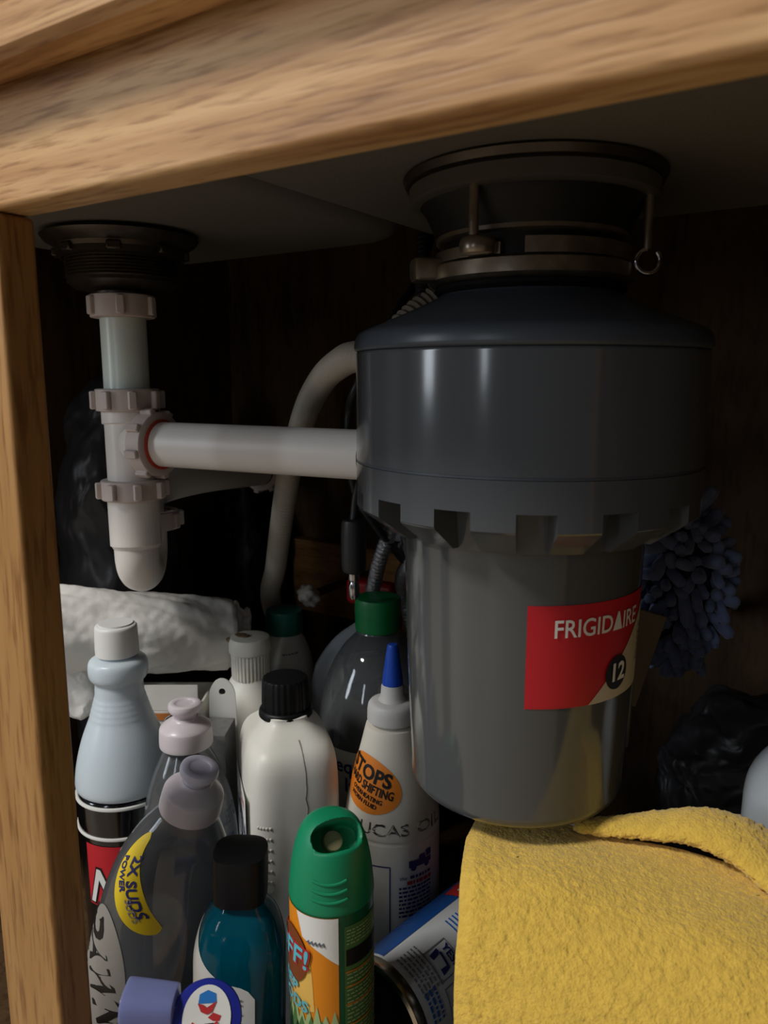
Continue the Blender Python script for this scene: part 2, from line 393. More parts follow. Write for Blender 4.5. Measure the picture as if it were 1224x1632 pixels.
obj('trap_arm', G().tube(spline(ap, 8), .0150, 28), 'pvc', dp)
obj('wall_nut', nut(.0215, .015, 8, dr=.003).xf(T(end.x, end.y, end.z) @ (Vector((-.3, .95, 0)).to_track_quat('Z', 'Y').to_matrix().to_4x4())), 'pvcnut', dp)

# ------------------------------------------------------------------ garbage disposer, right bowl
GX, GY = -.167, .400
gd = thing('garbage_disposer', 'big grey garbage disposer hanging under the sink with a red label', 'garbage disposer', (GX, GY, 0))
TC = camang(GX, GY)
obj('sink_flange', G().lathe([(.02, .5640), (.0665, .5640), (.0680, .5625), (.0665, .5590), (.02, .5590)], 72), 'dsteel', gd)
obj('support_ring', G().lathe([(.02, .5590), (.0630, .5590), (.0645, .5575), (.0640, .5505), (.0615, .5490), (.02, .5490)], 72), 'ringgrey', gd)
obj('mount_drum', G().lathe([(.02, .5495), (.0590, .5495), (.0560, .5460), (.0525, .5390), (.0500, .5330), (.02, .5330)], 72), 'mblack', gd)
obj('upper_mount_ring', G().lathe([(.02, .5355), (.0480, .5355), (.0500, .5345), (.0500, .5310), (.048, .5300), (.02, .5300)], 72), 'brushed', gd)
obj('mount_neck', G().lathe([(.02, .5310), (.046, .5310), (.046, .500), (.02, .500)], 64), 'mblack', gd)
def arcring(r0, r1, z0, z1, t0, t1, n=30):
    L = []
    for k in range(n + 1):
        a = t0 + (t1 - t0) * k / n; c, s = math.cos(a), math.sin(a)
        L.append([(r0 * c, r0 * s, z0), (r1 * c, r1 * s, z0), (r1 * c, r1 * s, z1), (r0 * c, r0 * s, z1)])
    return G().loops(L)
obj('ramp_ring', arcring(.044, .0515, .5190, .5265, TC - .05, TC + 2.9), 'brushed', gd)
obj('ramp_ring', arcring(.044, .0515, .5190, .5245, TC - 1.2, TC - .28), 'brushed', gd)
obj('clamp_ring', G().lathe([(.03, .5185), (.0515, .5185), (.0540, .5172), (.0545, .5105), (.0515, .5085), (.03, .5085)], 72), 'brushed', gd)
obj('lower_collar', G().lathe([(.03, .5080), (.050, .5080), (.051, .5060), (.048, .5040), (.03, .5030)], 64), 'mblack', gd)
for k, da in enumerate((-.46, 1.25, 3.4)):
    a = TC + da; r_ = .0598
    sg = G().tube([(r_ * math.cos(a), r_ * math.sin(a), .5500), (r_ * math.cos(a), r_ * math.sin(a), .5235)], .0024, 14)
    obj('screw', sg, 'brushed', gd)
    if k != 1: obj('screw_boss', G().lathe(chaikin([(.001, .5195), (.0078, .5195), (.0088, .5215), (.0088, .5260), (.006, .5285), (.001, .5285)], 1), 24, mx=T(r_ * .93 * math.cos(a), r_ * .93 * math.sin(a), -.001)), 'brushed', gd)
a = TC - 1.15
obj('clamp_lug', G().box((.018, .013, .0125), (.0565, 0, .5155), .003, 2, Matrix.Rotation(a, 4, 'Z')), 'brushed', gd)
a = TC + 1.25; rp = []
for k in range(17):
    t = PI / 2 + .15 + (2 * PI - .9) * k / 16; rp.append((.0605 * math.cos(a) + .0060 * math.cos(t) * .8387, .0605 * math.sin(a) + .0060 * math.cos(t) * .5446, .5180 + .0060 * math.sin(t)))
obj('wrench_loop', G().tube(rp, .0014, 10), 'chrome', gd)
obj('shoulder', G().lathe(chaikin([(.03, .505), (.0475, .5045), (.0485, .503), (.0600, .4975), (.0800, .4890), (.0885, .4858), (.0925, .4835), (.0940, .4790), (.0940, .4745), (.085, .4735)], 2), 96), 'graycap', gd)
NZ = 15; seg = NZ * 12
# castellated skirt: tabs with a sloping foot, notches between them
L = []
skirt = G()
pitch = 2 * PI / NZ; ph = TC + math.radians(4) - pitch * .235
for k in range(NZ):
    n0 = ph + k * pitch; n1 = n0 + pitch * .47; t1 = n0 + pitch
    def arc(r, z, a0_, a1_, n=6): return [(r * math.cos(a0_ + (a1_ - a0_) * i / n), r * math.sin(a0_ + (a1_ - a0_) * i / n), z) for i in range(n + 1)]
    # notch: ceiling and back wall
    skirt.loops([arc(.0930, .4010, n0, n1), arc(.0700, .4010, n0, n1)], False, False, False)
    skirt.loops([arc(.0730, .4010, n0, n1), arc(.0700, .378, n0, n1)], False, False, False)
    skirt.loops([arc(.0930, .4160, n0, n1), arc(.0930, .4010, n0, n1)], False, False, False)
    # tab: wall, sloping foot, underside
    skirt.loops([arc(.0930, .4160, n1, t1), arc(.0930, .3925, n1, t1), arc(.0922, .3912, n1, t1), arc(.0750, .3790, n1, t1), arc(.0660, .3785, n1, t1)], False, False, False)
    for a_ in (n1, t1):
        pr = [(.0930, .4010), (.0930, .3925), (.0922, .3912), (.0750, .3790), (.0660, .3785), (.0660, .4010)]
        skirt.add([(r * math.cos(a_), r * math.sin(a_), z) for r, z in pr], [tuple(range(6))])
hz2 = [(.085, .4742), (.0926, .4742), (.0930, .4735), (.0930, .4730), (.0930, .4200), (.0930, .4175)]
obj('upper_housing', G().lathe(hz2, 120, c0=False, c1=False), 'gray', gd)
obj('castellated_skirt', skirt, 'gray', gd, ang=30, weld=True)
obj('seam_bead', G().lathe([(.092, .4176), (.0928, .4174), (.0928, .4162), (.092, .4160)], 120, c0=False, c1=False), 'graycap', gd)
lowp = [(.0700, .402), (.0668, .402), (.0664, .375), (.0655, .350), (.0640, .300), (.0622, .260), (.0612, .2420)] + [(.0532 + .008 * math.cos(PI / 2 * k / 8), .2350 - .008 * math.sin(PI / 2 * k / 8)) for k in range(9)] + [(.02, .2262), (.0001, .2262)]
obj('lower_body', G().lathe(lowp, 120, c0=False), 'graylow', gd)
rb = G()
a = TC + math.radians(97); rb.box((.006, .012, .130), (.0640, 0, .315), .002, 2, Matrix.Rotation(a, 4, 'Z') @ Matrix.Rotation(.022, 4, 'Y') @ T(-.0075, 0, 0))
obj('body_rib', rb, 'graylow', gd)
ob = G().tube([(-.070, .008, .4115), (-.098, .010, .4115), (-.106, .0105, .4115)], [.022, .022, .0205], 36)
obj('outlet_elbow', ob, 'gray', gd)
ni = G().tube([(-.075, -.004, .4735), (-.096, -.006, .4735)], .0075, 24)
obj('dishwasher_inlet', ni, 'graycap', gd)
SD = wall([q_ for q_ in lowp if q_[1] > .24]); RR = .0648
lab = G(); u1 = .110
def LP(u, v): return (u, v)
patch(lab, rect(0, -.054, u1, 0), SD, TC + .06, .3515, RR, 0, .0003, 10)
lo = obj('label', lab, 'red', gd)
cr = G(); patch(cr, [(.034, -.054), (u1, -.054), (u1, .0), (.080, -.0105)], SD, TC + .06, .3515, RR, 0, .0006, 8)
obj('label_corner', cr, 'cream', lo)
tx = G(); text(tx, 'FRIGID\u0394IRE', .0130, SD, TC + .06, .3515, RR, .0415, -.0125, 0, .0008, .00015, .87)
obj('lettering', tx, 'white', lo)
bd_ = G(); patch(bd_, ell(.0085, .0085), SD, TC + .06, .3515, RR, 0, .0010, 5)
for i, v_ in enumerate(bd_.v): pass
bd_ = G(); patch(bd_, [(x + .0535, y - .0400) for x, y in ell(.0092, .0092)], SD, TC + .06, .3515, RR, 0, .0010, 5)
obj('number_badge', bd_, 'ink', lo)
tx = G(); text(tx, '12', .0135, SD, TC + .06, .3515, RR, .0535, -.0400, 0, .0014, .0004, .95)
obj('number', tx, 'white', lo)
dh = G(); dashes(dh, SD, TC + .06 + .088 / RR, .3515 - .030, RR, .022, .022, 6, 3, 0, .0009, .3)
obj('small_print', dh, 'greyink', lo)

# ------------------------------------------------------------------ hoses and cables behind
def corrug(pts, r, d, step, seg=16):
    p = resample(spline(pts, 12), step); return G().tube(p, [r if i % 2 else r - d for i in range(len(p))], seg)
tag(obj('dishwasher_hose', corrug([(-.2640, .3935, .4735), (-.282, .399, .4738), (-0.2973, 0.4081, 0.4712), (-0.3272, 0.4292, 0.4622), (-0.3564, 0.4489, 0.4442), (-0.38, 0.4648, 0.4194), (-0.3999, 0.4756, 0.3878), (-0.4304, 0.5004, 0.3398), (-0.4634, 0.5294, 0.2905), (-0.5054, 0.5692, 0.2343), (-.53, .640, .13), (-.52, .660, .02)], .0098, .0012, .0019, 24), 'hose', ang=20),
    'grey corrugated hose curving down from the left side of the disposer', 'hose')
tag(obj('conduit', corrug([(-.335, .60, .70), (-.332, .572, .62), (-.318, .546, .55), (-.304, .522, .512), (-.300, .505, .47), (-.29, .50, .36)], .0062, .0010, .0022), 'conduit', ang=20),
    'thin black ribbed conduit hanging beside the disposer mount', 'conduit')
tag(obj('flexible_hose', corrug([(-.285, .545, .535), (-.300, .535, .522), (-.312, .515, .505), (-.318, .497, .485), (-.305, .485, .45), (-.262, .520, .35)], .0105, .0014, .0028), 'hose', ang=20),
    'grey ribbed flexible hose bending behind the disposer shoulder', 'hose')
tag(obj('supply_cable', G().tube(spline([(-.335, .600, .60), (-.330, .560, .542), (-.332, .537, .520), (-.334, .510, .490), (-.347, .494, .453), (-.360, .503, .434), (-.358, .500, .405), (-.352, .500, .371), (-.338, .505, .347), (-.330, .55, .30)], 8), .0034, 12), 'conduit'),
    'black cable looping down past the left side of the disposer', 'cable')
tag(obj('supply_cable', G().tube(spline([(-.322, .590, .60), (-.316, .560, .53), (-.322, .530, .49), (-.335, .512, .448), (-.343, .520, .41), (-.336, .530, .36), (-.32, .56, .27)], 8), .0030, 12), 'braid'),
    'grey braided cable just behind the black looping cable', 'cable')
for i, (pp, lb) in enumerate((([(-.308, .545, .43), (-.314, .526, .385), (-.337, .522, .328), (-.353, .530, .293), (-.366, .545, .255), (-.372, .58, .15)], 'braided steel supply hose, the straighter one left of the disposer body'),
                              ([(-.275, .540, .40), (-.295, .530, .350), (-.317, .538, .318), (-.340, .552, .290), (-.345, .572, .25), (-.34, .61, .12)], 'braided steel supply hose, the one slanting out from behind the disposer'))):
    tag(obj('supply_hose', corrug(pp, .0064, .0011, .0019, 20), 'braid', ang=20), lb, 'hose', 'braided supply hoses')
hw = thing('hose_weight', 'black cylindrical hose weight with a chrome tip left of the disposer', 'hose weight', (-.3385, .478, .28))
obj('weight_body', G().lathe(chaikin([(.001, .074), (.008, .074), (.0098, .070), (.0098, .036), (.0080, .031), (.001, .031)], 1), 28), 'conduit', hw)
obj('chrome_tip', G().lathe([(.001, .032), (.0040, .032), (.0045, .026), (.0035, .024), (.0045, .020), (.0045, .013), (.003, .010), (.001, .010)], 20), 'chrome', hw)
obj('spray_line', G().tube(spline([(0, 0, .073), (.002, .004, .10), (.010, .02, .14), (.02, .05, .20)], 6), .0032, 10), 'conduit', hw)
vb = thing('shutoff_valve', 'pale grey shutoff valve behind the black hose weight', 'valve', (-.327, .545, .33))
obj('valve_body', G().box((.030, .014, .030), (0, .0, .010), .003).tube([(0, .005, .010), (0, .155, .010)], .007, 16), 'clipgrey', vb)
obj('valve_handle', G().lathe(chaikin([(.001, -.016), (.010, -.016), (.012, -.012), (.012, -.006), (.001, -.004)], 1), 20, 1, .6), 'clipgrey', vb)
kn = thing('valve_knob', 'small dull white plastic knob by the back wall behind the teal cap', 'knob', (-.462, .575, .250))
kg = G().lathe(chaikin([(.0005, -.010), (.0085, -.010), (.0105, -.006), (.0085, .002), (.0100, .006), (.0075, .011), (.0005, .012)], 1), 24, ribs=.0016, mx=Matrix.Rotation(.9, 4, 'X'))
obj('knob_head', kg, 'knob', kn)
obj('stem', G().tube([(0, .002, 0), (0, .13, 0)], .004, 12), 'dsteel', kn)

# ------------------------------------------------------------------ bags, roll, boxes at the back
def bag(name, c, s, m, label, seed, amp=.016, f=14, sub_=6):
    g = blob(c, s, sub_); crumple(g, amp, f, seed); clampz(g, .0015)
    return tag(obj(name, g, m, ang=180), label, 'bag')
bag('trash_bag', (-.612, .462, .235), (.047, .052, .225), 'bag', 'crumpled black plastic bag beside the left cabinet wall', 3, .014, 9)
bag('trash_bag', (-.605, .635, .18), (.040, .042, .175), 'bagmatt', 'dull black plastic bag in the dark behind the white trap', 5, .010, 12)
bag('trash_bag', (-.070, .610, .11), (.060, .060, .105), 'bag', 'crumpled black plastic bag below the blue duster', 8)
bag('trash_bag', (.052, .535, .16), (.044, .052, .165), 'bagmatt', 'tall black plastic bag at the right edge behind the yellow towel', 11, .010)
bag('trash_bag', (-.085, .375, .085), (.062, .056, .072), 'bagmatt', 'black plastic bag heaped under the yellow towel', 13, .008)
def cylmap(p0, p1):
    p0, p1 = Vector(p0), Vector(p1); return Matrix.Translation(p0) @ (p1 - p0).to_track_quat('Z', 'Y').to_matrix().to_4x4(), (p1 - p0).length
rl = thing('paper_roll', 'thick white roll wrapped in wrinkled film lying behind the spray bottle', 'paper roll', (-.548, .380, .253))
mx, ln_ = cylmap((0, 0, 0), (.066, .105, -.020))
g = G(); L = []
for i in range(90):
    t = i / 89; z = -.06 + (ln_ + .06) * t; r = .0385 - .006 * t
    if t > .985: r *= .93
    if t < .02: r *= .93
    L.append([(r * math.cos(2 * PI * k / 100), r * math.sin(2 * PI * k / 100), z) for k in range(100)])
g.loops(L); g.v = [tuple(Vector(p) * 1.0 + Vector((p[0], p[1], 0)).normalized() * (abs(noise.noise(Vector((p[0] * 45, p[1] * 45, p[2] * 22 + p[0] * 60)))) * .0062 - .0022 + noise.noise(Vector(p) * 170) * .0008)) for p in g.v]
g.xf(mx); obj('wrapped_roll', g, 'paper', rl, ang=180)
g = G(); L = []
for i in range(36):
    t = i / 35; z = ln_ - .004 + .022 * t; r = .019 - .006 * t + .0035 * math.sin(t * 7); r *= 1 if t < .94 else .7
    L.append([((r + .0022 * math.sin(k * 1.05 + t * 2)) * math.cos(2 * PI * k / 48) + .006 * t, (r + .0022 * math.sin(k * 1.05)) * math.sin(2 * PI * k / 48) + .008, z) for k in range(48)])
g.loops(L); crumple(g, .002, 70, 4, 2); g.xf(mx); obj('twisted_end', g, 'paper', rl, ang=180)
# loose lobe of film hanging under the near end of the roll
g = blob((-.002, -.012, -.048), (.026, .013, .024), 5); crumple(g, .004, 40, 6, 3); obj('loose_film', g, 'paper', rl, ang=180)
bx = thing('carton', 'white cardboard carton holding up the wrapped roll', 'box', (-.500, .425, 0), math.radians(33))
cb = G()
for s_, l_ in (((.068, .0018, .190), (0, -.031, .095)), ((.068, .0018, .190), (0, .031, .095)), ((.0018, .060, .190), (-.033, 0, .095)), ((.0018, .060, .190), (.033, 0, .095)), ((.068, .062, .0018), (0, 0, .0009)), ((.066, .06, .0018), (0, 0, .180))): cb.box(s_, l_)
obj('carton_body', cb, 'carton', bx, smooth=False)
obj('flap', G().box((.060, .001, .022), (.002, -.0325, .196), 0, 1, Matrix.Rotation(-.06, 4, 'X')), 'carton', bx, smooth=False)
obj('print_band', G().box((.050, .0004, .006), (.005, -.0324, .186)), 'cartonin', bx, smooth=False)
ht = thing('hang_tab', 'white plastic hanging tab with a round hole below the wrapped roll', 'tab', (-.424, .416, .165), math.radians(33))
tb = G(); n_ = 32
outl = [(.0105 * math.cos(PI * k / 15) , .045 + .016 * math.sin(PI * k / 15)) for k in range(16)] + [(-.0125, -.03), (.0125, -.03)]
outl = sub(outl, .0045); hole = []
for x_, y_ in outl:
    a = math.atan2(y_ - .050, x_); hole.append((.0027 * math.cos(a), .050 + .0027 * math.sin(a)))
L = [[(x_, 0, z_) for x_, z_ in outl], [(x_, 0, z_) for x_, z_ in hole], [(x_, .0012, z_) for x_, z_ in hole], [(x_, .0012, z_) for x_, z_ in outl]]
L.append(L[0]); tb.loops(L, False, False)
obj('tab_sheet', tb, 'white', ht, smooth=False)
obj('tab_backing', G().tube([(0, .0014, .050), (0, .0020, .050)], .0032, 16), 'ink', ht)
obj('tab_foot', G().box((.025, .010, .135), (0, .004, -.0975), .001), 'carton', ht)
tag(obj('foil_box', G().box((.026, .032, .195), (0, 0, .0975), .001).xf(T(-.416, .398, 0) @ Matrix.Rotation(math.radians(30), 4, 'Z')), 'greybox'),
    'narrow grey foil box between the clear dish bottles and the black capped jug', 'box')
tag(obj('cardboard_piece', G().box((.036, .003, .070), (0, 0, 0), .0006).xf(T(-.140, .530, .268) @ Matrix.Rotation(math.radians(20), 4, 'Z') @ Matrix.Rotation(.25, 4, 'Y')), 'beige', smooth=False),
    'tan cardboard piece leaning behind the disposer label', 'cardboard')

# patterned tumbler
tmx, tmy = -.449, .3975
tm = thing('tumbler', 'small black and white patterned tumbler with a metal rim behind the pink cap', 'tumbler', (tmx, tmy, 0))
tp = [(.001, 0), (.0125, 0), (.0135, .002), (.0148, .188)]
obj('tumbler_wall', G().lathe(tp + [(.0140, .188), (.0128, .004), (.001, .004)], 40), 'ink', tm)
obj('rim', G().lathe([(.0138, .187), (.0154, .187), (.0157, .189), (.0154, .1925), (.0143, .1925), (.0138, .191)], 40), 'chrome', tm)
nt = G(); SW = wall(tp)
for k in range(22):
    for sgn in (1, -1):
        nt.tube([SW(2 * PI * k / 22 + sgn * t * .8, .112 + .070 * t, .0002) for t in [j / 10 for j in range(11)]], .00055, 5)
obj('mesh_print', nt, 'white', tm, kind='stuff')

# ------------------------------------------------------------------ bottles
def hang(mx_o, ang=0): return ang
# 1 natural spray bottle without its trigger, standing on a black tub
SX, SY = -.4690, .3540
tub = thing('tub', 'glossy black tub with white rims and a red label under the white spray bottle', 'tub', (SX, SY, 0))
tubp = [(.001, 0), (.031, 0), (.034, .003), (.035, .125), (.0355, .127), (.0355, .150), (.034, .1525), (.001, .1525)]
obj('tub_body', G().lathe(tubp, 56), 'shinyblk', tub)
for z_ in (.1262, .1500):
    obj('rim', G().lathe([(.0345, z_ - .0012), (.0364, z_ - .0012), (.0367, z_), (.0364, z_ + .0010), (.0345, z_ + .0010)], 56, c0=False, c1=False), 'white', tub)
ST = wall(tubp); tcm = camang(SX, SY); g = G()
patch(g, rect(-.030, 0, .030, .050), ST, tcm - .15, .0700, .035, 0, .0004, 8); lb_ = obj('label', g, 'red', tub)
g = G(); text(g, 'N', .040, ST, tcm - .15, .083, .035, -.014, 0, -.1, .0007, .0022, .8, .15); obj('letter_shadow', g, 'ink', lb_)
g = G(); text(g, 'N', .040, ST, tcm - .15, .083, .035, -.014, 0, -.1, .0010, .0006, .8, .15); obj('letter', g, 'white', lb_)
spb = thing('spray_bottle', 'translucent white spray bottle without its trigger, white screw cap on a ribbed neck', 'bottle', (SX, SY, .1530))
bp_ = [(.001, 0), (.0325, 0), (.0355, .002), (.0362, .006), (.0345, .020), (.0300, .038), (.0245, .052)]
for k in range(5): bp_ += [(.0238 - k * .0012, .0535 + k * .0042), (.0228 - k * .0012, .0562 + k * .0042)]
bp_ += [(.0178, .078), (.0172, .083), (.0205, .086), (.0218, .090), (.0218, .097), (.0200, .101), (.0125, .103), (.0120, .108), (.001, .108)]
obj('bottle_body', G().lathe(chaikin(bp_, 2), 64), 'natural', spb)
obj('screw_cap', G().lathe(chaikin([(.001, .104), (.0150, .104), (.0160, .105), (.0154, .124), (.0150, .1265), (.013, .1275), (.001, .1275)], 1), 48), 'capwhite', spb)
obj('cap_ring', G().lathe([(.0085, .1272), (.0125, .1272), (.0125, .1284), (.0085, .1284)], 36), 'capwhite', spb)

# 2 dish soap bottles: (front one leans, its twin stands behind)
def dish(name, label, loc, rot, scale, capm, tipm, fx=1.0, fy=.88):
    t = thing(name, label, 'bottle', loc, rot)
    pr = chaikin([(.001, 0), (.026, 0), (.031, .004), (.0325, .03), (.0345, .075), (.0345, .125), (.0315, .158), (.0250, .182), (.0175, .198), (.0155, .202), (.0150, .207), (.001, .207)], 2)
    inn = [(max(r - .0012, .0005), z + (.0012 if z < .1 else -.0012)) for r, z in pr][::-1]
    sx, sy, pw = fx * scale, fy * scale, 2.2
    obj('bottle_body', G().lathe(pr, 64, sx, sy, pw).lathe(inn, 64, sx, sy, pw), 'clear', t)
    s = scale
    obj('cap', G().lathe(chaikin([(.0135, .2045), (.0182, .2045), (.0188, .2060), (.0184, .2170), (.0176, .2190), (.0130, .2225), (.0095, .2240), (.0085, .2260), (.001, .2260)], 1), 48, s, s), capm, t)
    obj('push_tip', G().lathe(chaikin([(.001, .2250), (.0080, .2250), (.0080, .2280), (.0110, .2300), (.0118, .2330), (.0110, .2362), (.0070, .2362), (.0060, .2350), (.001, .2350)], 1), 40, s, s), tipm, t)
    return t, wall(pr, sx, sy, pw)
b0, b1 = Vector((-.3960, .2880, .008)), Vector((-.3230, .2985, .237))
_z = (b1 - b0).normalized(); _x = Vector((.8387, .5446, 0)); _x = (_x - _z * _x.dot(_z)).normalized(); dmx = Matrix((_x, _z.cross(_x), _z)).transposed().to_euler()
ds, SDs = dish('dish_soap_bottle', 'leaning clear dish soap bottle with yellow kidney label', b0, dmx, 1.0, 'pinkcap', 'violetcap', 1.17, .84)
inv = Matrix.LocRotScale(b0, dmx, None).inverted(); cl = inv @ Vector((0, 0, .46)); tcd = math.atan2(cl.y, cl.x)
def kidney():
    out = []
    for k in range(41):                                   # outer bow
        a = math.radians(200 + 160 * k / 40); out.append((.0285 * math.cos(a), .0285 * math.sin(a) * .78))
    for k in range(21): out.append((.0225 + .0058 * math.cos(PI * k / 20), .003 + .006 * math.sin(PI * k / 20)))
    for k in range(1, 30):
        a = math.radians(350 - 140 * k / 30); out.append((.0170 * math.cos(a), .006 + .0170 * math.sin(a) * .62))
    return out
g = G(); KR = math.radians(-62)
pts_k = kidney()
# the kidney is not star shaped from its middle, so it is laid as a ribbon between its two bows
def ribbon(g, S, th0, z0, rref, rot, off, n=40):
    A, B = [], []
    for k in range(n + 1):
        t = k / n; a = math.radians(196 + 158 * t); wd = .0290 * (math.sin(PI * min(t * 1.02 + .02, 1)) ** .45) * (.55 + .45 * t) * .5
        R0 = .0300; cx, cy = R0 * math.cos(a), R0 * math.sin(a) * .62; nx, ny = math.cos(a), math.sin(a)
        A.append((cx + nx * wd, cy + ny * wd)); B.append((cx - nx * wd, cy - ny * wd))
    c, s = math.cos(rot), math.sin(rot); L_ = []
    for q_ in range(7):
        f = q_ / 6; L_.append([S(th0 + ((a_[0] * (1 - f) + b_[0] * f) * c - (a_[1] * (1 - f) + b_[1] * f) * s) / rref, z0 + (a_[0] * (1 - f) + b_[0] * f) * s + (a_[1] * (1 - f) + b_[1] * f) * c, off) for a_, b_ in zip(A, B)])
    return g.loops(L_, False, False, False)
KT, KZ, KRF = tcd - .30, .168, .036
ribbon(g, SDs, KT, KZ, KRF, KR, .0004); lb_ = obj('kidney_label', g, 'yellow', ds)
def arctext(g, s, size, S, th0, z0, rref, rot, R0, a0_, a1_, off, bold, ky=.62):
    c, sn = math.cos(rot), math.sin(rot); n = len(s)
    for i, ch in enumerate(s):
        if ch == ' ': continue
        a = math.radians(a0_ + (a1_ - a0_) * (i + .5) / n); cx, cy = R0 * math.cos(a), R0 * math.sin(a) * ky
        ta = math.atan2(math.cos(a) * ky, -math.sin(a)); V, F = text2d(ch, size, bold, 1.0); ct, stt = math.cos(ta), math.sin(ta); o_ = []
        for x, y in V:
            u, v = cx + x * ct - y * stt, cy + x * stt + y * ct
            o_.append(S(th0 + (u * c - v * sn) / rref, z0 + u * sn + v * c, off))
        g.add(o_, F)
    return g
g = G(); text(g, '2X SUDS', .0112, SDs, KT, KZ, KRF, .003, -.0150, KR, .0008, .0003, .92, 0, 11); text(g, 'POWER', .0066, SDs, KT, KZ, KRF, -.006, -.0232, KR, .0008, .0002, 1, 0, 11)
obj('lettering', g, 'navy', lb_)
g = G(); text(g, 'SUDS', .0068, SDs, KT, KZ, KRF, .0135, -.0205, KR + .22, .0008, .00005, 1, 0, 11); obj('outline_lettering', g, 'labelgrey', lb_)
g = G(); leaf = [(.020 * math.sin(PI * k / 24) ** .8 * (1 if k < 24 else -1), 0) for k in range(1)]
leaf = [(.021 * math.cos(2 * PI * k / 48), .052 * math.sin(2 * PI * k / 48)) for k in range(48)]
FT = tcd - .88
patch(g, leaf, SDs, FT, .083, .033, .10, .0004, 9); lb_ = obj('front_label', g, 'labelgrey', ds)
g = G(); text(g, 'DAWN', .025, SDs, FT, .088, .033, 0, .002, math.radians(-66), .0008, .0010, 1.0, .2); text(g, 'PLATINUM', .0098, SDs, FT, .083, .033, .004, -.0135, math.radians(-66), .0008, .0002, 1.0)
obj('lettering', g, 'ink', lb_)
dish('dish_soap_bottle', 'clear dish soap bottle with a clouded pink cap behind the leaning one', (-.3965, .3525, 0), (0, 0, .6), 1.0, 'pinkcap', 'pinkcap')

# 3 mouthwash
MX, MY = -.2835, .2795
mw = thing('mouthwash_bottle', 'teal mouthwash bottle with a square black cap in front of the jug', 'bottle', (MX, MY, 0), (math.radians(-1), math.radians(1.5), math.radians(33)))
mp_ = chaikin([(.001, 0), (.0225, 0), (.0250, .003), (.0255, .010), (.0255, .132), (.0250, .147), (.0200, .164), (.0130, .1715), (.0125, .178), (.001, .178)], 2)
obj('bottle_body', G().lathe(mp_, 64, 1, .82, 3.2), 'teal', mw)
cpm = [(.001, .1735), (.0140, .1735), (.0150, .1742), (.0150, .1995), (.0146, .2015), (.001, .2020)]
obj('cap', G().lathe(chaikin(cpm, 1), 56, 1, 1, 3.0), 'capblack', mw)
SM = wall(mp_, 1, .82, 3.2); inv = Matrix.LocRotScale(mw.location, mw.rotation_euler, None).inverted(); cl = inv @ Vector((0, 0, .46)); tm_ = math.atan2(cl.y, cl.x)
g = G(); patch(g, [(-.030, -.10), (.012, -.10), (.012, -.009), (.009, -.004), (-.030, .030)], SM, tm_ - .42, .134, .0235, 0, .0004, 8); lb_ = obj('label', g, 'white', mw)
g = G(); dashes(g, SM, tm_ - .42 - .005 / .0235, .106, .0235, .024, .046, 16, 5, 0, .0007, .35); obj('small_print', g, 'greyink', lb_)

# 4 aerosol can
AXx, AXy = -.2245, .2945
ae = thing('aerosol_can', 'green insect spray can with a green dome cap standing before the orange label bottle', 'spray can', (AXx, AXy, .0264))
ae.scale = (.943, .943, .943)
apf = [(.001, -.0279), (.022, -.0279), (.0232, -.0258), (.0236, -.022), (.0236, .180), (.0232, .183)]
obj('can_body', G().lathe(apf + [(.021, .186), (.001, .186)], 72), 'aero', ae)
TA = camang(AXx, AXy)
dome = chaikin([(.001, .1765), (.0236, .1765), (.0240, .1775), (.0239, .1810), (.0226, .195), (.0200, .208), (.0160, .2180), (.0090, .2225), (.001, .2230)], 2)
dg = G().lathe(dome, 96)
dome_o = obj('cap', dg, 'acap', ae)
cut = G(); mc = Matrix.Rotation(TA + .35, 4, 'Z')
cut_m = mc @ T(.0010, 0, .2060) @ Matrix.Rotation(math.radians(44), 4, 'Y')
cut.lathe([(.0001, 0), (.0085, 0), (.0098, .0012), (.0118, .045), (.0001, .045)], 48, .82, 1.42, 2.6, mx=cut_m)
co_ = obj('cutter', cut, None); co_.parent = ae
bo = dome_o.modifiers.new('b', 'BOOLEAN'); bo.object = co_; bo.operation = 'DIFFERENCE'; bo.solver = 'EXACT'
bpy.context.view_layer.update()
nm = bpy.data.meshes.new_from_object(dome_o.evaluated_get(bpy.context.evaluated_depsgraph_get()))
dome_o.modifiers.clear(); dome_o.data = nm; nm.name = 'cap'; bpy.data.objects.remove(co_)
# the finger arch that bridges the recess, and the nozzle button inside it
SCap = wall(dome)
arch = G(); L = []
for k in range(25):
    t = k / 24; a_ = TA + .35 + 1.35 - 1.75 * t; zz = .2010 + .0225 * math.sin(PI * (t * .78 + .04)) ** .8; rr_ = .0205 - .0120 * math.sin(PI * t)
obj('nozzle', G().lathe(chaikin([(.001, -.001), (.0058, -.001), (.0058, .0030), (.0050, .0042), (.001, .0042)], 1), 24, mx=cut_m), 'beige', ae)
g = G()
for z_ in (.1965, .1915, .1865):
    g.tube([SCap(TA - .05 + .42 * (j / 12 * 2 - 1), z_ + .0016 * (1 - (j / 6 - 1) ** 2) * -1, .0) for j in range(13)], .0009, 8)
obj('grip_rib', g, 'acap', ae)
SA = wall(apf); RA = .0236; zc = .1790
def ua(d): return math.radians(d) * RA
g = G(); patch(g, [(ua(-100), -.15), (ua(8), -.15), (ua(8), 0), (ua(-30), .0), (ua(-60), .0), (ua(-100), 0)], SA, TA, zc - .003, RA, 0, .0003, 10); lb_ = obj('front_label', g, 'amber', ae)
g = G(); patch(g, [(ua(-34), -.022), (ua(-28), -.036), (ua(-25), -.058), (ua(-60), -.062), (ua(-75), -.040), (ua(-55), -.014)], SA, TA, zc - .003, RA, 0, .0005, 6); obj('sun_glow', g, 'sun', lb_)
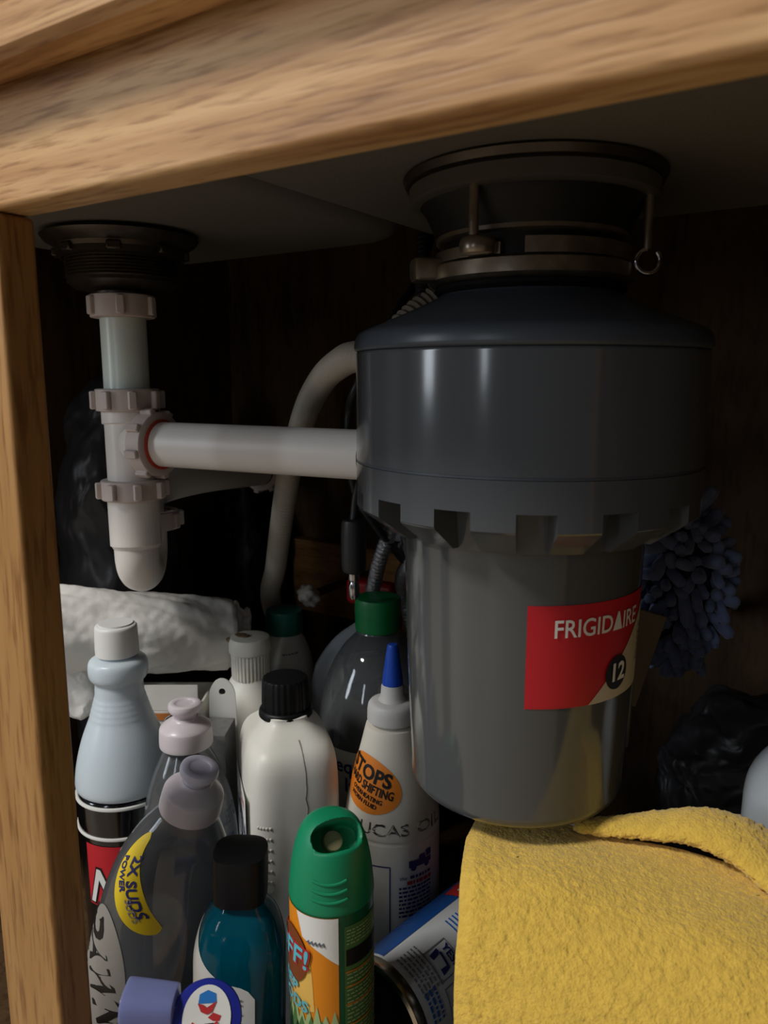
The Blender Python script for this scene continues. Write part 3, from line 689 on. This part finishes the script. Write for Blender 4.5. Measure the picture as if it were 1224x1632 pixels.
g = G(); patch(g, [(ua(8), 0), (ua(-52), 0), (ua(-42), -.014), (ua(-30), -.017), (ua(-14), -.021), (ua(8), -.028)], SA, TA, zc - .003, RA, 0, .0006, 6); obj('cloud_panel', g, 'white', lb_)
def trees(z0, z1, n, seed, a0_, a1_, zb):
    R2 = random.Random(seed); out = []
    for k in range(n):
        x0 = a0_ + (a1_ - a0_) * k / n; x1 = a0_ + (a1_ - a0_) * (k + 1) / n
        out += [(ua(x0), z0), (ua((x0 + x1) / 2), z1 + R2.uniform(-.003, .003))]
    out.append((ua(a1_), z0)); return out, zb
for nm_, mt_, z0, z1, n, zb, of in (('tree_line', 'lgreen', -.066, -.056, 9, -.15, .0007), ('tree_line', 'olive', -.072, -.061, 7, -.15, .0009), ('tree_line', 'dkgreen', -.080, -.068, 6, -.15, .0011)):
    tr, _ = trees(z0, z1, n, n, -98, 8, zb); g = G(); V = []; F = []
    tr = [(u_, v_) for u_, v_ in tr]; nn = len(tr)
    # strip of quads from the skyline down to the foot of the label
    for i in range(nn - 1):
        for j in range(3):
            u0, v0 = tr[i]; u1_, v1 = tr[i + 1]; ua_, ub_ = u0 + (u1_ - u0) * j / 3, u0 + (u1_ - u0) * (j + 1) / 3; va_, vb_ = v0 + (v1 - v0) * j / 3, v0 + (v1 - v0) * (j + 1) / 3
            k0 = len(V); V += [SA(TA + ua_ / RA, zc - .003 + va_, of), SA(TA + ub_ / RA, zc - .003 + vb_, of), SA(TA + ub_ / RA, zc - .003 + zb, of), SA(TA + ua_ / RA, zc - .003 + zb, of)]; F.append((k0, k0 + 1, k0 + 2, k0 + 3))
    g.add(V, F); obj(nm_, g, mt_, lb_)
g = G(); patch(g, [(x + ua(-64), y - .031) for x, y in ell(.0125, .0170)], SA, TA, zc, RA, 0, .0013, 5); obj('brown_oval', g, 'brown', lb_)
g = G(); text(g, 'OFF!', .0165, SA, TA, zc, RA, ua(-60), -.032, -.12, .0016, .0013, .95); obj('letter_edge', g, 'redink', lb_)
g = G(); text(g, 'OFF!', .0165, SA, TA, zc, RA, ua(-60), -.032, -.12, .0019, .0003, .95); obj('lettering', g, 'cyan', lb_)
g = G(); text(g, 'DEEP', .0095, SA, TA, zc, RA, ua(-62), -.0520, -.12, .0016, .0003); text(g, 'WOODS', .0095, SA, TA, zc, RA, ua(-61), -.0610, -.12, .0016, .0003); obj('lettering', g, 'cyan', lb_)
g = G(); L_ = [[SA(TA + math.radians(-70 + 74 * j / 20), zc - .092 + .008 * ((j / 20 - .5) * 2) ** 2 + .003 * j / 20 + w_, .0015) for j in range(21)] for w_ in (-.0016, .0012)]
g.loops(L_, False, False, False); obj('white_swoosh', g, 'white', lb_)
g = G(); patch(g, rect(ua(16), -.15, ua(82), -.009), SA, TA, zc, RA, 0, .0003, 8); lb2 = obj('back_label', g, 'olive', ae)
g = G(); patch(g, rect(ua(18), -.033, ua(80), -.023), SA, TA, zc, RA, 0, .0006, 4); obj('black_band', g, 'ink', lb2)
g = G(); dashes(g, SA, TA + math.radians(49), zc - .0155, RA, ua(60), .010, 5, 9, 0, .0006, .3); dashes(g, SA, TA + math.radians(49), zc - .064, RA, ua(60), .054, 22, 10, 0, .0006, .3); obj('small_print', g, 'lgreen', lb2)
g = G()
for zz in (-.037, -.046, -.057, -.070, -.082): patch(g, rect(ua(17), zz, ua(80), zz + .0008), SA, TA, zc, RA, 0, .0008, 2)
obj('orange_rule', g, 'amber', lb2)
g = G(); g.tube([SA(TA + math.radians(-34 + 24 * j / 14), zc - .0185 + .0012 * math.sin(j * 2.1), .0007) for j in range(15)], .0005, 5); obj('script_stroke', g, 'greyink', lb_)

# 5 jug with a black cap (its narrow side faces out)
JX, JY = -.346, .402
jr = math.radians(49)
jg = thing('oil_jug', 'white oil jug with a black screw cap, its narrow seamed side facing out', 'jug', (JX, JY, 0), jr)
JS = (.0335, .046)
jp = chaikin([(.001, 0), (.93, 0), (.98, .003), (1, .012), (1, .150), (1, .172), (.985, .186), (.95, .199), (.86, .2075), (.70, .2125), (.50, .2190), (.42, .2225), (.415, .226), (.001, .226)], 2)
obj('jug_body', G().lathe(jp, 88, JS[0], JS[1], 4.2), 'hdpe', jg)
obj('cap_skirt', G().lathe(chaikin([(.010, .2215), (.0190, .2215), (.0196, .2225), (.0190, .2265), (.017, .2275), (.010, .2275)], 1), 48), 'capblack', jg)
obj('cap', G().lathe(chaikin([(.001, .2265), (.0166, .2265), (.0173, .2275), (.0168, .247), (.0155, .2500), (.001, .2505)], 1), 96, ribs=.0005), 'capblack', jg)
SJ = wall(jp, JS[0], JS[1], 4.2)
sm_ = G(); zs = [.214 - .0035 * k for k in range(58)]
L_ = [[SJ(-PI / 2 + d_, z_, .0004) for z_ in zs] for d_ in (-.022, 0, .022)]
# mould seam: a shallow raised line; lower down the dark level strip
sm_.tube([SJ(-PI / 2 + .03 + .012 * noise.noise(Vector((z_ * 120, 0, 1))), z_, -.0002) for z_ in zs[:16]], .0006, 6)
obj('mould_seam', sm_, 'labelgrey', jg)
g = G(); g.loops([[SJ(-PI / 2 + d_, z_, .0005) for z_ in zs[14:]] for d_ in (.018, .032, .046)], False, False, False); obj('level_strip', g, 'greyink', jg)
g = G()
for i in range(5):
    for j in range(9):
        g.lathe([(.0011, -.0002), (.0009, .0006), (.0001, .0009)], 8, c0=False, mx=Matrix.Translation(SJ(-PI / 2 - .30 - i * .09, .160 - j * .008, .0)) @ Matrix.Rotation(PI / 2, 4, 'X'))
obj('grip_dot', g, 'hdpe', jg, kind='stuff')
g = G(); TJ = PI; SF = flat((-JS[0] - .0004, -.004, 0), (0, -1, 0), (0, 0, 1))
patch(g, rect(-.030, .03, .030, .178), SF, 0, 0, 1, 0, .0003, 3); lb_ = obj('side_label', g, 'white', jg)
g = G(); text(g, 'ROTELLA', .0150, SF, 0, 0, 1, .002, .150, 0, .0006, .0004, .8); obj('lettering', g, 'navy', lb_)
g = G(); text(g, 'Shell', .010, SF, 0, 0, 1, .012, .167, 0, .0006, .0001, .9); obj('lettering', g, 'redink', lb_)
g = G(); text(g, 'T', .030, SF, 0, 0, 1, .010, .125, 0, .0006, .0008, 1.1); obj('lettering', g, 'bluei', lb_)

# 6 conical bottle with a blue tip
LX, LY = -.2705, .4275
lc = thing('fluid_bottle', 'white conical fluid bottle with a pointed blue tip and orange oval label', 'bottle', (LX, LY, 0))
lp_ = chaikin([(.001, 0), (.0315, 0), (.0335, .002), (.0338, .008), (.0338, .1480), (.0330, .1500), (.0330, .1515), (.0338, .153), (.0330, .163), (.0270, .190), (.0215, .211), (.0190, .222), (.0180, .2245), (.001, .2245)], 2)
obj('bottle_body', G().lathe(lp_, 72), 'hdpe_warm', lc)
obj('collar', G().lathe(chaikin([(.001, .224), (.0178, .224), (.0176, .2370), (.0150, .2405), (.0085, .2410), (.0078, .2540), (.001, .2540)], 1), 48), 'collar', lc)
obj('pointed_tip', G().lathe([(.001, .2515), (.0072, .2515), (.0072, .2550), (.0040, .2790), (.0032, .2808), (.001, .2810)], 32), 'blue', lc)
SL = wall(lp_); TL = camang(LX, LY); OT, OZ = TL - .74, .1890
g = G(); patch(g, ell(.0268, .0182), SL, OT, OZ, .0275, -.22, .0004, 9); lb_ = obj('oval_label', g, 'orange', lc)
g = G(); text(g, 'STOPS', .0132, SL, OT, OZ, .0275, -.0010, .0075, -.22, .0008, .0004, 1.05)
text(g, 'HARD SHIFTING', .0078, SL, OT, OZ, .0275, .0015, -.0010, -.22, .0008, .0002, .72)
text(g, 'OVERHEATING', .0042, SL, OT, OZ, .0275, .003, -.0070, -.22, .0008, .0001, .9); text(g, 'WORN FLUID', .0040, SL, OT, OZ, .0275, .002, -.0112, -.22, .0008, .0001, .9)
obj('lettering', g, 'ink', lb_)
g = G(); text(g, 'LUCAS', .0115, SL, TL - .30, .1605, .0330, 0, 0, 0, .0004, .0001, 1.25); text(g, 'OIL', .0115, SL, TL + .85, .1605, .0330, .001, 0, 0, .0004, .0001, 1.35)
zmin = [(p[0], p[1], p[2]) for p in g.v]; k0 = len(g.v)
g.add([(p[0] * .975, p[1] * .975, p[2]) for p in zmin], [])
for f in list(g.f):
    for a_, b_ in zip(f, f[1:] + f[:1]): g.f.append((a_, b_, b_ + k0, a_ + k0))
obj('embossed_lettering', g, 'hdpe_warm', lc)
g = G(); fr = .0004
for rc in (rect(-.030, .0, -.0292, .085), rect(.0082, .0, .0090, .085), rect(-.030, .0842, .009, .085)):
    patch(g, rc, SL, TL - .30, .050, .0338, 0, .0004, 2)
for rc in (rect(.0, .0, .026, .0006), rect(.0, .0, .0006, .010), rect(.0, .0095, .026, .0101)): patch(g, rc, SL, TL + .12, .076, .0338, 0, .0004, 2)
obj('blue_frame', g, 'navy', lc)
g = G(); dashes(g, SL, TL + .52, .1080, .0338, .026, .024, 8, 21, 0, .0005, .5); obj('small_print', g, 'navy', lc)
g = G(); text(g, 'the', .0040, SL, TL + .52, .1260, .0338, -.010, 0); dashes(g, SL, TL + .62, .1260, .0338, .017, .003, 1, 24, 0, .0005, .7); obj('small_print', g, 'navy', lc)
g = G(); dashes(g, SL, TL + .60, .1220, .0338, .020, .0034, 1, 22, 0, .0005, .8); obj('red_print', g, 'redink', lc)
g = G(); S2 = SL; tt = TL + .62; zt = .1360
for pl in ([(-.0095, -.003), (.009, -.003), (.009, .001), (.004, .001), (.003, .005), (-.0015, .005), (-.002, .002), (-.0095, .002)], [(x - .006, y - .0035) for x, y in ell(.0022, .0022, 14)], [(x + .005, y - .0035) for x, y in ell(.0022, .0022, 14)], rect(.0042, .002, .009, .0065)):
    patch(g, pl, S2, tt, zt, .0338, .0, .0005, 3)
obj('truck_print', g, 'navy', lc)

# 7 ribbed flip-cap bottle
RX, RY = -.4385, .4650
rbb = thing('cleaner_bottle', 'white bottle with a dirty ribbed white flip cap behind the pink cap', 'bottle', (RX, RY, 0))
rp_ = chaikin([(.001, 0), (.035, 0), (.0375, .003), (.0375, .150), (.0370, .158), (.0330, .176), (.0250, .194), (.0180, .206), (.0160, .209), (.0155, .212), (.001, .212)], 2)
obj('bottle_body', G().lathe(rp_, 64, 1, .85, 2.4), 'hdpe', rbb)
obj('cap_skirt', G().lathe([(.010, .2085), (.0160, .2085), (.0162, .2095), (.0165, .2300), (.0168, .2310), (.010, .2310)], 128, ribs=.0007), 'capdirty', rbb)
obj('cap_lid', G().lathe(chaikin([(.001, .2308), (.0172, .2308), (.0182, .2322), (.0178, .2410), (.0160, .2450), (.001, .2455)], 1), 48), 'capdirty', rbb)
g = G(); crumple(blob((-.003, -.006, .2452), (.0065, .0045, .0012), 3), .001, 200, 3)
g = crumple(blob((-.0045, -.005, .2452), (.0070, .0045, .0010), 3), .0012, 180, 3); obj('residue', g, 'dirt', rbb)
g = crumple(blob((-.011, -.0105, .2415), (.0055, .004, .0016), 3), .0012, 160, 5); obj('residue', g, 'dirt', rbb)

# 8 bottle with a teal cap
QX, QY = -.470, .547
tl = thing('cleaner_bottle', 'white bottle with a teal green cap behind the ribbed cap', 'bottle', (QX, QY, 0))
tp_ = chaikin([(.001, 0), (.027, 0), (.029, .003), (.0295, .150), (.0290, .168), (.0270, .190), (.0215, .209), (.0160, .218), (.0150, .222), (.001, .222)], 2)
obj('bottle_body', G().lathe(tp_, 56), 'hdpe', tl)
obj('cap', G().lathe(chaikin([(.001, .2195), (.0175, .2195), (.0180, .2205), (.0178, .2400), (.0170, .2425), (.001, .2430)], 1), 48), 'capteal', tl)
g = G(); dashes(g, wall(tp_), camang(QX, QY) + .25, .2045, .022, .016, .002, 1, 30, .05, .0005, .8); obj('code_print', g, 'greyink', tl)

# 9 clear bottle with a green cap
EX, EY = -.3345, .506
eq = thing('clear_bottle', 'large clear bottle with a green screw cap and white label left of the disposer', 'bottle', (EX, EY, 0))
ep = chaikin([(.001, 0), (.046, 0), (.0485, .003), (.0490, .010), (.0490, .175), (.0480, .198), (.0415, .222), (.0300, .243), (.0190, .254), (.0160, .2565), (.0155, .262), (.001, .262)], 2)
obj('bottle_body', G().lathe(ep, 72).lathe([(max(r - .0012, .0005), z + (.0012 if z < .1 else -.0012)) for r, z in ep][::-1], 72), 'clear', eq)
obj('neck_ring', G().lathe([(.014, .2562), (.0175, .2562), (.0180, .2572), (.0175, .2582), (.014, .2582)], 40), 'clear', eq)
obj('cap', G().lathe(chaikin([(.001, .2585), (.0182, .2585), (.0188, .2595), (.0186, .2710), (.0190, .2714), (.0188, .2835), (.0178, .2860), (.001, .2865)], 1), 56), 'capgreen', eq)
SE = wall(ep); TE = camang(EX, EY)
g = G(); patch(g, rect(-.058, .02, .058, .172), SE, TE, 0, .049, 0, .0004, 9); lb_ = obj('label', g, 'white', eq)
g = G(); text(g, 'equ', .0165, SE, TE, 0, .049, -.0245, .1590, 0, .0008, .0003); text(g, 'la', .0165, SE, TE, 0, .049, -.0225, .1435, 0, .0008, .0003); text(g, 'r', .0165, SE, TE, 0, .049, -.021, .128, 0, .0008, .0003)
obj('lettering', g, 'navy', lb_)

# 10 frosted spray bottle with a red trigger
FX, FY = -.405, .556
fs = thing('spray_bottle', 'frosted white spray bottle with a red trigger behind the green cap', 'bottle', (FX, FY, 0))
fp = [(.001, 0), (.029, 0), (.031, .003), (.0315, .190), (.0300, .210), (.0245, .226), (.0150, .236), (.0110, .243), (.001, .243)]
L = []
for r, z in chaikin(fp, 2):
    sh = max(0, z - .19) * .55
    L.append([(r * math.cos(2 * PI * k / 56) + sh * .84, r * math.sin(2 * PI * k / 56) + sh * .3, z) for k in range(56)])
obj('bottle_body', G().loops(L), 'frost', fs)
g = G().lathe(chaikin([(.001, .238), (.013, .238), (.0135, .252), (.010, .258), (.001, .258)], 1), 32, mx=T(.026, .009, 0))
g.box((.052, .016, .024), (.026, .009, .2680), .005, 3).box((.009, .010, .034), (.048, .015, .244), .003, 2, None)
obj('trigger_head', g, 'tag', fs)

# 11 white bottle at the far right
wr = thing('white_bottle', 'pale bottle cut off at the right edge above the yellow towel', 'bottle', (-.0235, .455, 0))
wp = chaikin([(.001, 0), (.024, 0), (.026, .003), (.0262, .222), (.0250, .240), (.019, .253), (.011, .262), (.010, .272), (.001, .272)], 2)
obj('bottle_body', G().lathe(wp, 56), 'frost', wr)
obj('cap', G().lathe(chaikin([(.001, .268), (.012, .268), (.0122, .288), (.001, .289)], 1), 36), 'capwhite', wr)

# 12 lying spray can, base towards the viewer
cdir = Vector((.195, .98, .02)).normalized(); cz = cdir; cx_ = (Vector((0, 0, 1)) - cz * cz.z).normalized(); cy_ = cz.cross(cx_)
cmx = Matrix((cx_, cy_, cz)).transposed()
CB = Vector((-.2190, .3330, .0875))
cn = thing('spray_can', 'white and blue spray can lying half under the yellow towel, base outwards', 'spray can', CB, cmx.to_euler()); cn.scale = (1.10, 1.10, 1.10)
cpf = [(.0290, .004), (.0300, .006), (.0300, .165), (.027, .172)]
obj('can_body', G().lathe(cpf, 72, c0=False), 'can', cn)
obj('base_rim', G().lathe([(.0270, .002), (.0285, -.0010), (.0306, .0), (.0310, .003), (.0300, .0065)], 72, c0=False, c1=False), 'tin', cn)
obj('base', G().lathe([(.0275, .0015), (.0265, .006), (.020, .0105), (.010, .0130), (.0001, .0137)], 56, c0=False), 'tinbase', cn)
obj('cap', G().lathe(chaikin([(.001, .171), (.027, .171), (.0275, .173), (.0270, .192), (.024, .196), (.001, .197)], 1), 48), 'capwhite', cn)
SC = wall(cpf); RC = .030
g = G(); g.loops([[SC(math.radians(d_), z_, .0003) for d_ in range(-125, -8, 4)] for z_ in [.008 + .01 * k for k in range(16)]], False, False, False); lb_ = obj('blue_panel', g, 'canblue', cn)
g = G(); patch(g, [(-.0135, 0), (.010, .002), (.012, .030), (-.013, .030), (-.0165, .015)], SC, math.radians(-4), .072, RC, 0, .0006, 5); lb3 = obj('red_panel', g, 'redink', cn)
g = G(); dashes(g, SC, math.radians(-4), .081, RC, .016, .008, 2, 41, 0, .0009, .5); obj('small_print', g, 'white', lb3)
g = G()
def frame_(g, x0, y0, x1, y1, t, th0, z0):
    for rc in (rect(x0, y0, x1, y0 + t), rect(x0, y1 - t, x1, y1), rect(x0, y0, x0 + t, y1), rect(x1 - t, y0, x1, y1)): patch(g, rc, SC, th0, z0, RC, 0, .0005, 2)
frame_(g, -.0085, -.009, .0085, .009, .0006, math.radians(34), .033); frame_(g, -.0085, -.009, .0085, .009, .0006, math.radians(72), .033)
obj('pictogram_frame', g, 'greyink', cn)
g = G(); text(g, 'YES!', .0062, SC, math.radians(34), .033, RC, 0, .0052, 0, .0007, .0002)
patch(g, [(-.0065, -.0055), (-.0035, -.0055), (-.0035, -.001), (-.0045, .0012), (-.0065, .0012)], SC, math.radians(34), .033, RC, .15, .0007, 2); patch(g, [(-.004, -.0005), (.005, -.0005), (.005, .001), (-.004, .001)], SC, math.radians(34), .033, RC, -.1, .0007, 2); patch(g, [(.0032, -.0005), (.0052, -.0005), (.0062, -.0055), (.0028, -.0055)], SC, math.radians(34), .033, RC, 0, .0007, 2)
obj('pictogram', g, 'navy', cn)
g = G(); dashes(g, SC, math.radians(28), .0175, RC, .024, .016, 6, 44, 0, .0005, .4); obj('small_print', g, 'greyink', cn)
g = G(); dashes(g, SC, math.radians(62), .0150, RC, .016, .010, 3, 45, 0, .0005, .5); dashes(g, SC, math.radians(24), .056, RC, .020, .012, 4, 46, 0, .0005, .4); obj('small_print', g, 'bluei', cn)
g = G(); dashes(g, SC, math.radians(-60), .060, RC, .030, .060, 9, 47, 0, .0006, .3); obj('small_print', g, 'bluei', lb_)

# 13 blue container with a sticker on its round head and a clear tube at its side
bc = thing('lighter_fuel_bottle', 'dark blue bottle with a flame sticker on its round cap and a pale side tube', 'bottle', (-.2585, .2345, 0))
obj('bottle_body', G().lathe(chaikin([(.001, 0), (.015, 0), (.0165, .002), (.0168, .115), (.0140, .132), (.0100, .138), (.001, .138)], 2), 40), 'cobalt', bc)
hd = (Vector((.2585, -.2345, .30))).normalized(); hm = T(0, 0, .1440) @ hd.to_track_quat('Z', 'Y').to_matrix().to_4x4()
obj('round_cap', G().lathe(chaikin([(.001, -.010), (.0150, -.010), (.0172, -.007), (.0176, .004), (.0165, .0062), (.001, .0066)], 1), 56, mx=hm), 'cobalt', bc)
SH = lambda th, z, off=.0003: tuple(hm @ Vector((th, z, .0066 + off)))
inv = hm.inverted(); upv = inv.to_3x3() @ Vector((0, 0, 1)); rH = math.atan2(upv.y, upv.x) - PI / 2
g = G(); patch(g, ell(.0118, .0145), SH, 0, 0, 1, rH - .12, .0003, 4); lb_ = obj('sticker', g, 'white', bc)
def stk(nm_, mt_, poly, of=.0005):
    g = G(); patch(g, poly, SH, 0, 0, 1, rH - .12, of, 2); obj(nm_, g, mt_, lb_)
stk('flame_print', 'skyb', [(-.0045, .0065), (.0045, .0065), (.0040, .0105), (0, .0122), (-.0040, .0105)])
stk('flame_print', 'redink', [(-.0048, .0066), (-.0020, .0060), (0, .0045), (.0022, .0060), (.0044, .0072), (.0025, .0028), (0, .0018), (-.0030, .0030)], .0007)
stk('flame_print', 'redink', [(.0005, .0005), (.0030, .0025), (.0070, .0010), (.0062, -.0012), (.0030, -.0010)])
stk('black_print', 'ink', [(-.0060, -.0085), (.0065, -.0085), (.0065, -.0040), (.0035, -.0018), (-.0010, -.0020), (-.0045, -.0045)])
stk('red_cross', 'redink', [(-.0075, -.0018), (-.0068, -.0010), (.0062, -.0092), (.0055, -.0100)], .0008)
stk('red_cross', 'redink', [(-.0070, -.0098), (-.0062, -.0104), (.0058, -.0018), (.0050, -.0010)], .0009)
tbx = Vector((-.839, -.545, .05)).normalized(); tq = T(-.0125, -.008, .1500) @ tbx.to_track_quat('Z', 'Y').to_matrix().to_4x4()
obj('side_tube', G().lathe(chaikin([(.001, 0), (.0095, 0), (.0100, .001), (.0115, .024), (.0112, .026), (.001, .0262)], 1), 24, 1, 1, 3, ribs=.0, mx=tq), 'tubeblue', bc)

# ------------------------------------------------------------------ blue chenille duster
du = thing('duster', 'blue chenille duster behind the right side of the disposer', 'duster', (-.116, .576, .312))
dz = Vector((.030, .026, .058))
obj('duster_core', blob((0, 0, 0), (dz.x * .8, dz.y * .8, dz.z * .85), 3), 'dustercore', du, ang=180)
obj('handle', G().tube([(0, .015, 0), (.005, .06, -.02), (.008, .105, -.04)], .007, 14), 'conduit', du)
tg = G().lathe(chaikin([(.0005, -.010), (.0040, -.010), (.0052, -.002), (.0054, .006), (.0042, .0105), (.0005, .0115)], 1), 10)
crumple(tg, .0012, 260, 2, 2)
t0 = None; N = 230
for i in range(N):
    zz = 1 - 2 * (i + .5) / N; rr_ = math.sqrt(1 - zz * zz); a_ = i * 2.39996
    d = Vector((rr_ * math.cos(a_), rr_ * math.sin(a_), zz)); p = Vector((d.x * dz.x, d.y * dz.y, d.z * dz.z))
    if p.y > .018: continue
    if t0 is None: t0 = o = obj('tuft', tg, 'duster', du, ang=180)
    else: o = t0.copy(); COL.objects.link(o); o.parent = du
    d2 = (d + Vector((rnd.uniform(-.7, .7), rnd.uniform(-.7, .7), rnd.uniform(-1.0, .2)))).normalized()
    o.location = p * rnd.uniform(.86, 1.16); o.rotation_euler = d2.to_track_quat('Z', 'Y').to_euler(); k = rnd.uniform(.62, .95); o.scale = (k, k, k * rnd.uniform(.9, 1.3))

# ------------------------------------------------------------------ yellow towel
tw = thing('towel', 'yellow terry towel draped under the disposer at the right', 'towel', (-.09, .33, .2))
prof = [(.3800, .2160), (.3600, .2170), (.3400, .2160), (.3220, .2120), (.3050, .2000), (.2900, .1800), (.2780, .1560), (.2680, .1280), (.2600, .0950), (.255, .06), (.252, .02)]
prof = [(p.x, p.y) for p in resample([Vector((a, b, 0)) for a, b in [(q_.x, q_.y) for q_ in spline([(a, b, 0) for a, b in prof], 10)]], .0011)]
NU = 190
def tedge(t):   # left edge of the towel along the drape (x at t = 0 back .. 1 hem)
    k = [(0, -.178), (.12, -.172), (.3, -.154), (.5, -.143), (1, -.130)]
    for (a, b), (c, d) in zip(k, k[1:]):
        if t <= c: u = (t - a) / (c - a); return b + (d - b) * u
    return k[-1][1]
top = []; bot = []
for i, (y, z) in enumerate(prof):
    t = i / (len(prof) - 1); rowt = []; rowb = []
    for j in range(NU):
        s = j / (NU - 1); x = tedge(t) + s * (.075 - tedge(t))
        wv = .0040 * noise.noise(Vector((x * 22, y * 18, z * 9 + 3))) + .0025 * math.sin(x * 55 + z * 20) * t
        zz = z + wv + .006 * s * (1 - t); yy = y + .012 * s * t + wv * t * 2.5 + .022 * s * (1 - t)
        if s < .03: zz -= (.03 - s) * .12
        f = .0004 * noise.noise(Vector((x * 480, yy * 480, zz * 480))) + .0006 * noise.noise(Vector((x * 1000, yy * 1000, zz * 1000)))
        rowt.append((x + .09 + f, yy - .33 - f * 1.2, zz - .2 + f)); rowb.append((x + .09, yy - .33 + .003, zz - .2 - .004))
    top.append(rowt); bot.append(rowb[::-1])
g = G(); g.loops([a_ + b_ for a_, b_ in zip(top, bot)], True, True)
obj('cloth', g, 'towel', tw, ang=180)
# folded back edge: a flattened roll growing to the right
pf = resample(spline([(-.122, .378, .2215), (-.105, .384, .2235), (-.085, .390, .2275), (-.062, .394, .2325), (-.040, .394, .2305), (-.018, .388, .2225), (.010, .380, .212), (.03, .375, .20)], 10), .0012)
L = []
for i, p in enumerate(pf):
    t = i / (len(pf) - 1); wd = .0050 + .016 * min(1, t * 1.6); hh = .0030 + .0055 * min(1, t * 1.7)
    if i < 3: wd *= .4 + .2 * i; hh *= .4 + .2 * i
    ring = []
    for k in range(64):
        a_ = 2 * PI * k / 64; q_ = Vector((p.x, p.y + wd * math.cos(a_) * .9, p.z + hh * math.sin(a_) - wd * math.cos(a_) * -.12))
        f = .0009 * noise.noise(q_ * 420) + .0006 * noise.noise(q_ * 900); ring.append((q_.x + .09 + f, q_.y - .33 + f, q_.z - .2 + f))
    L.append(ring)
obj('folded_edge', G().loops(L), 'towel', tw, ang=180)
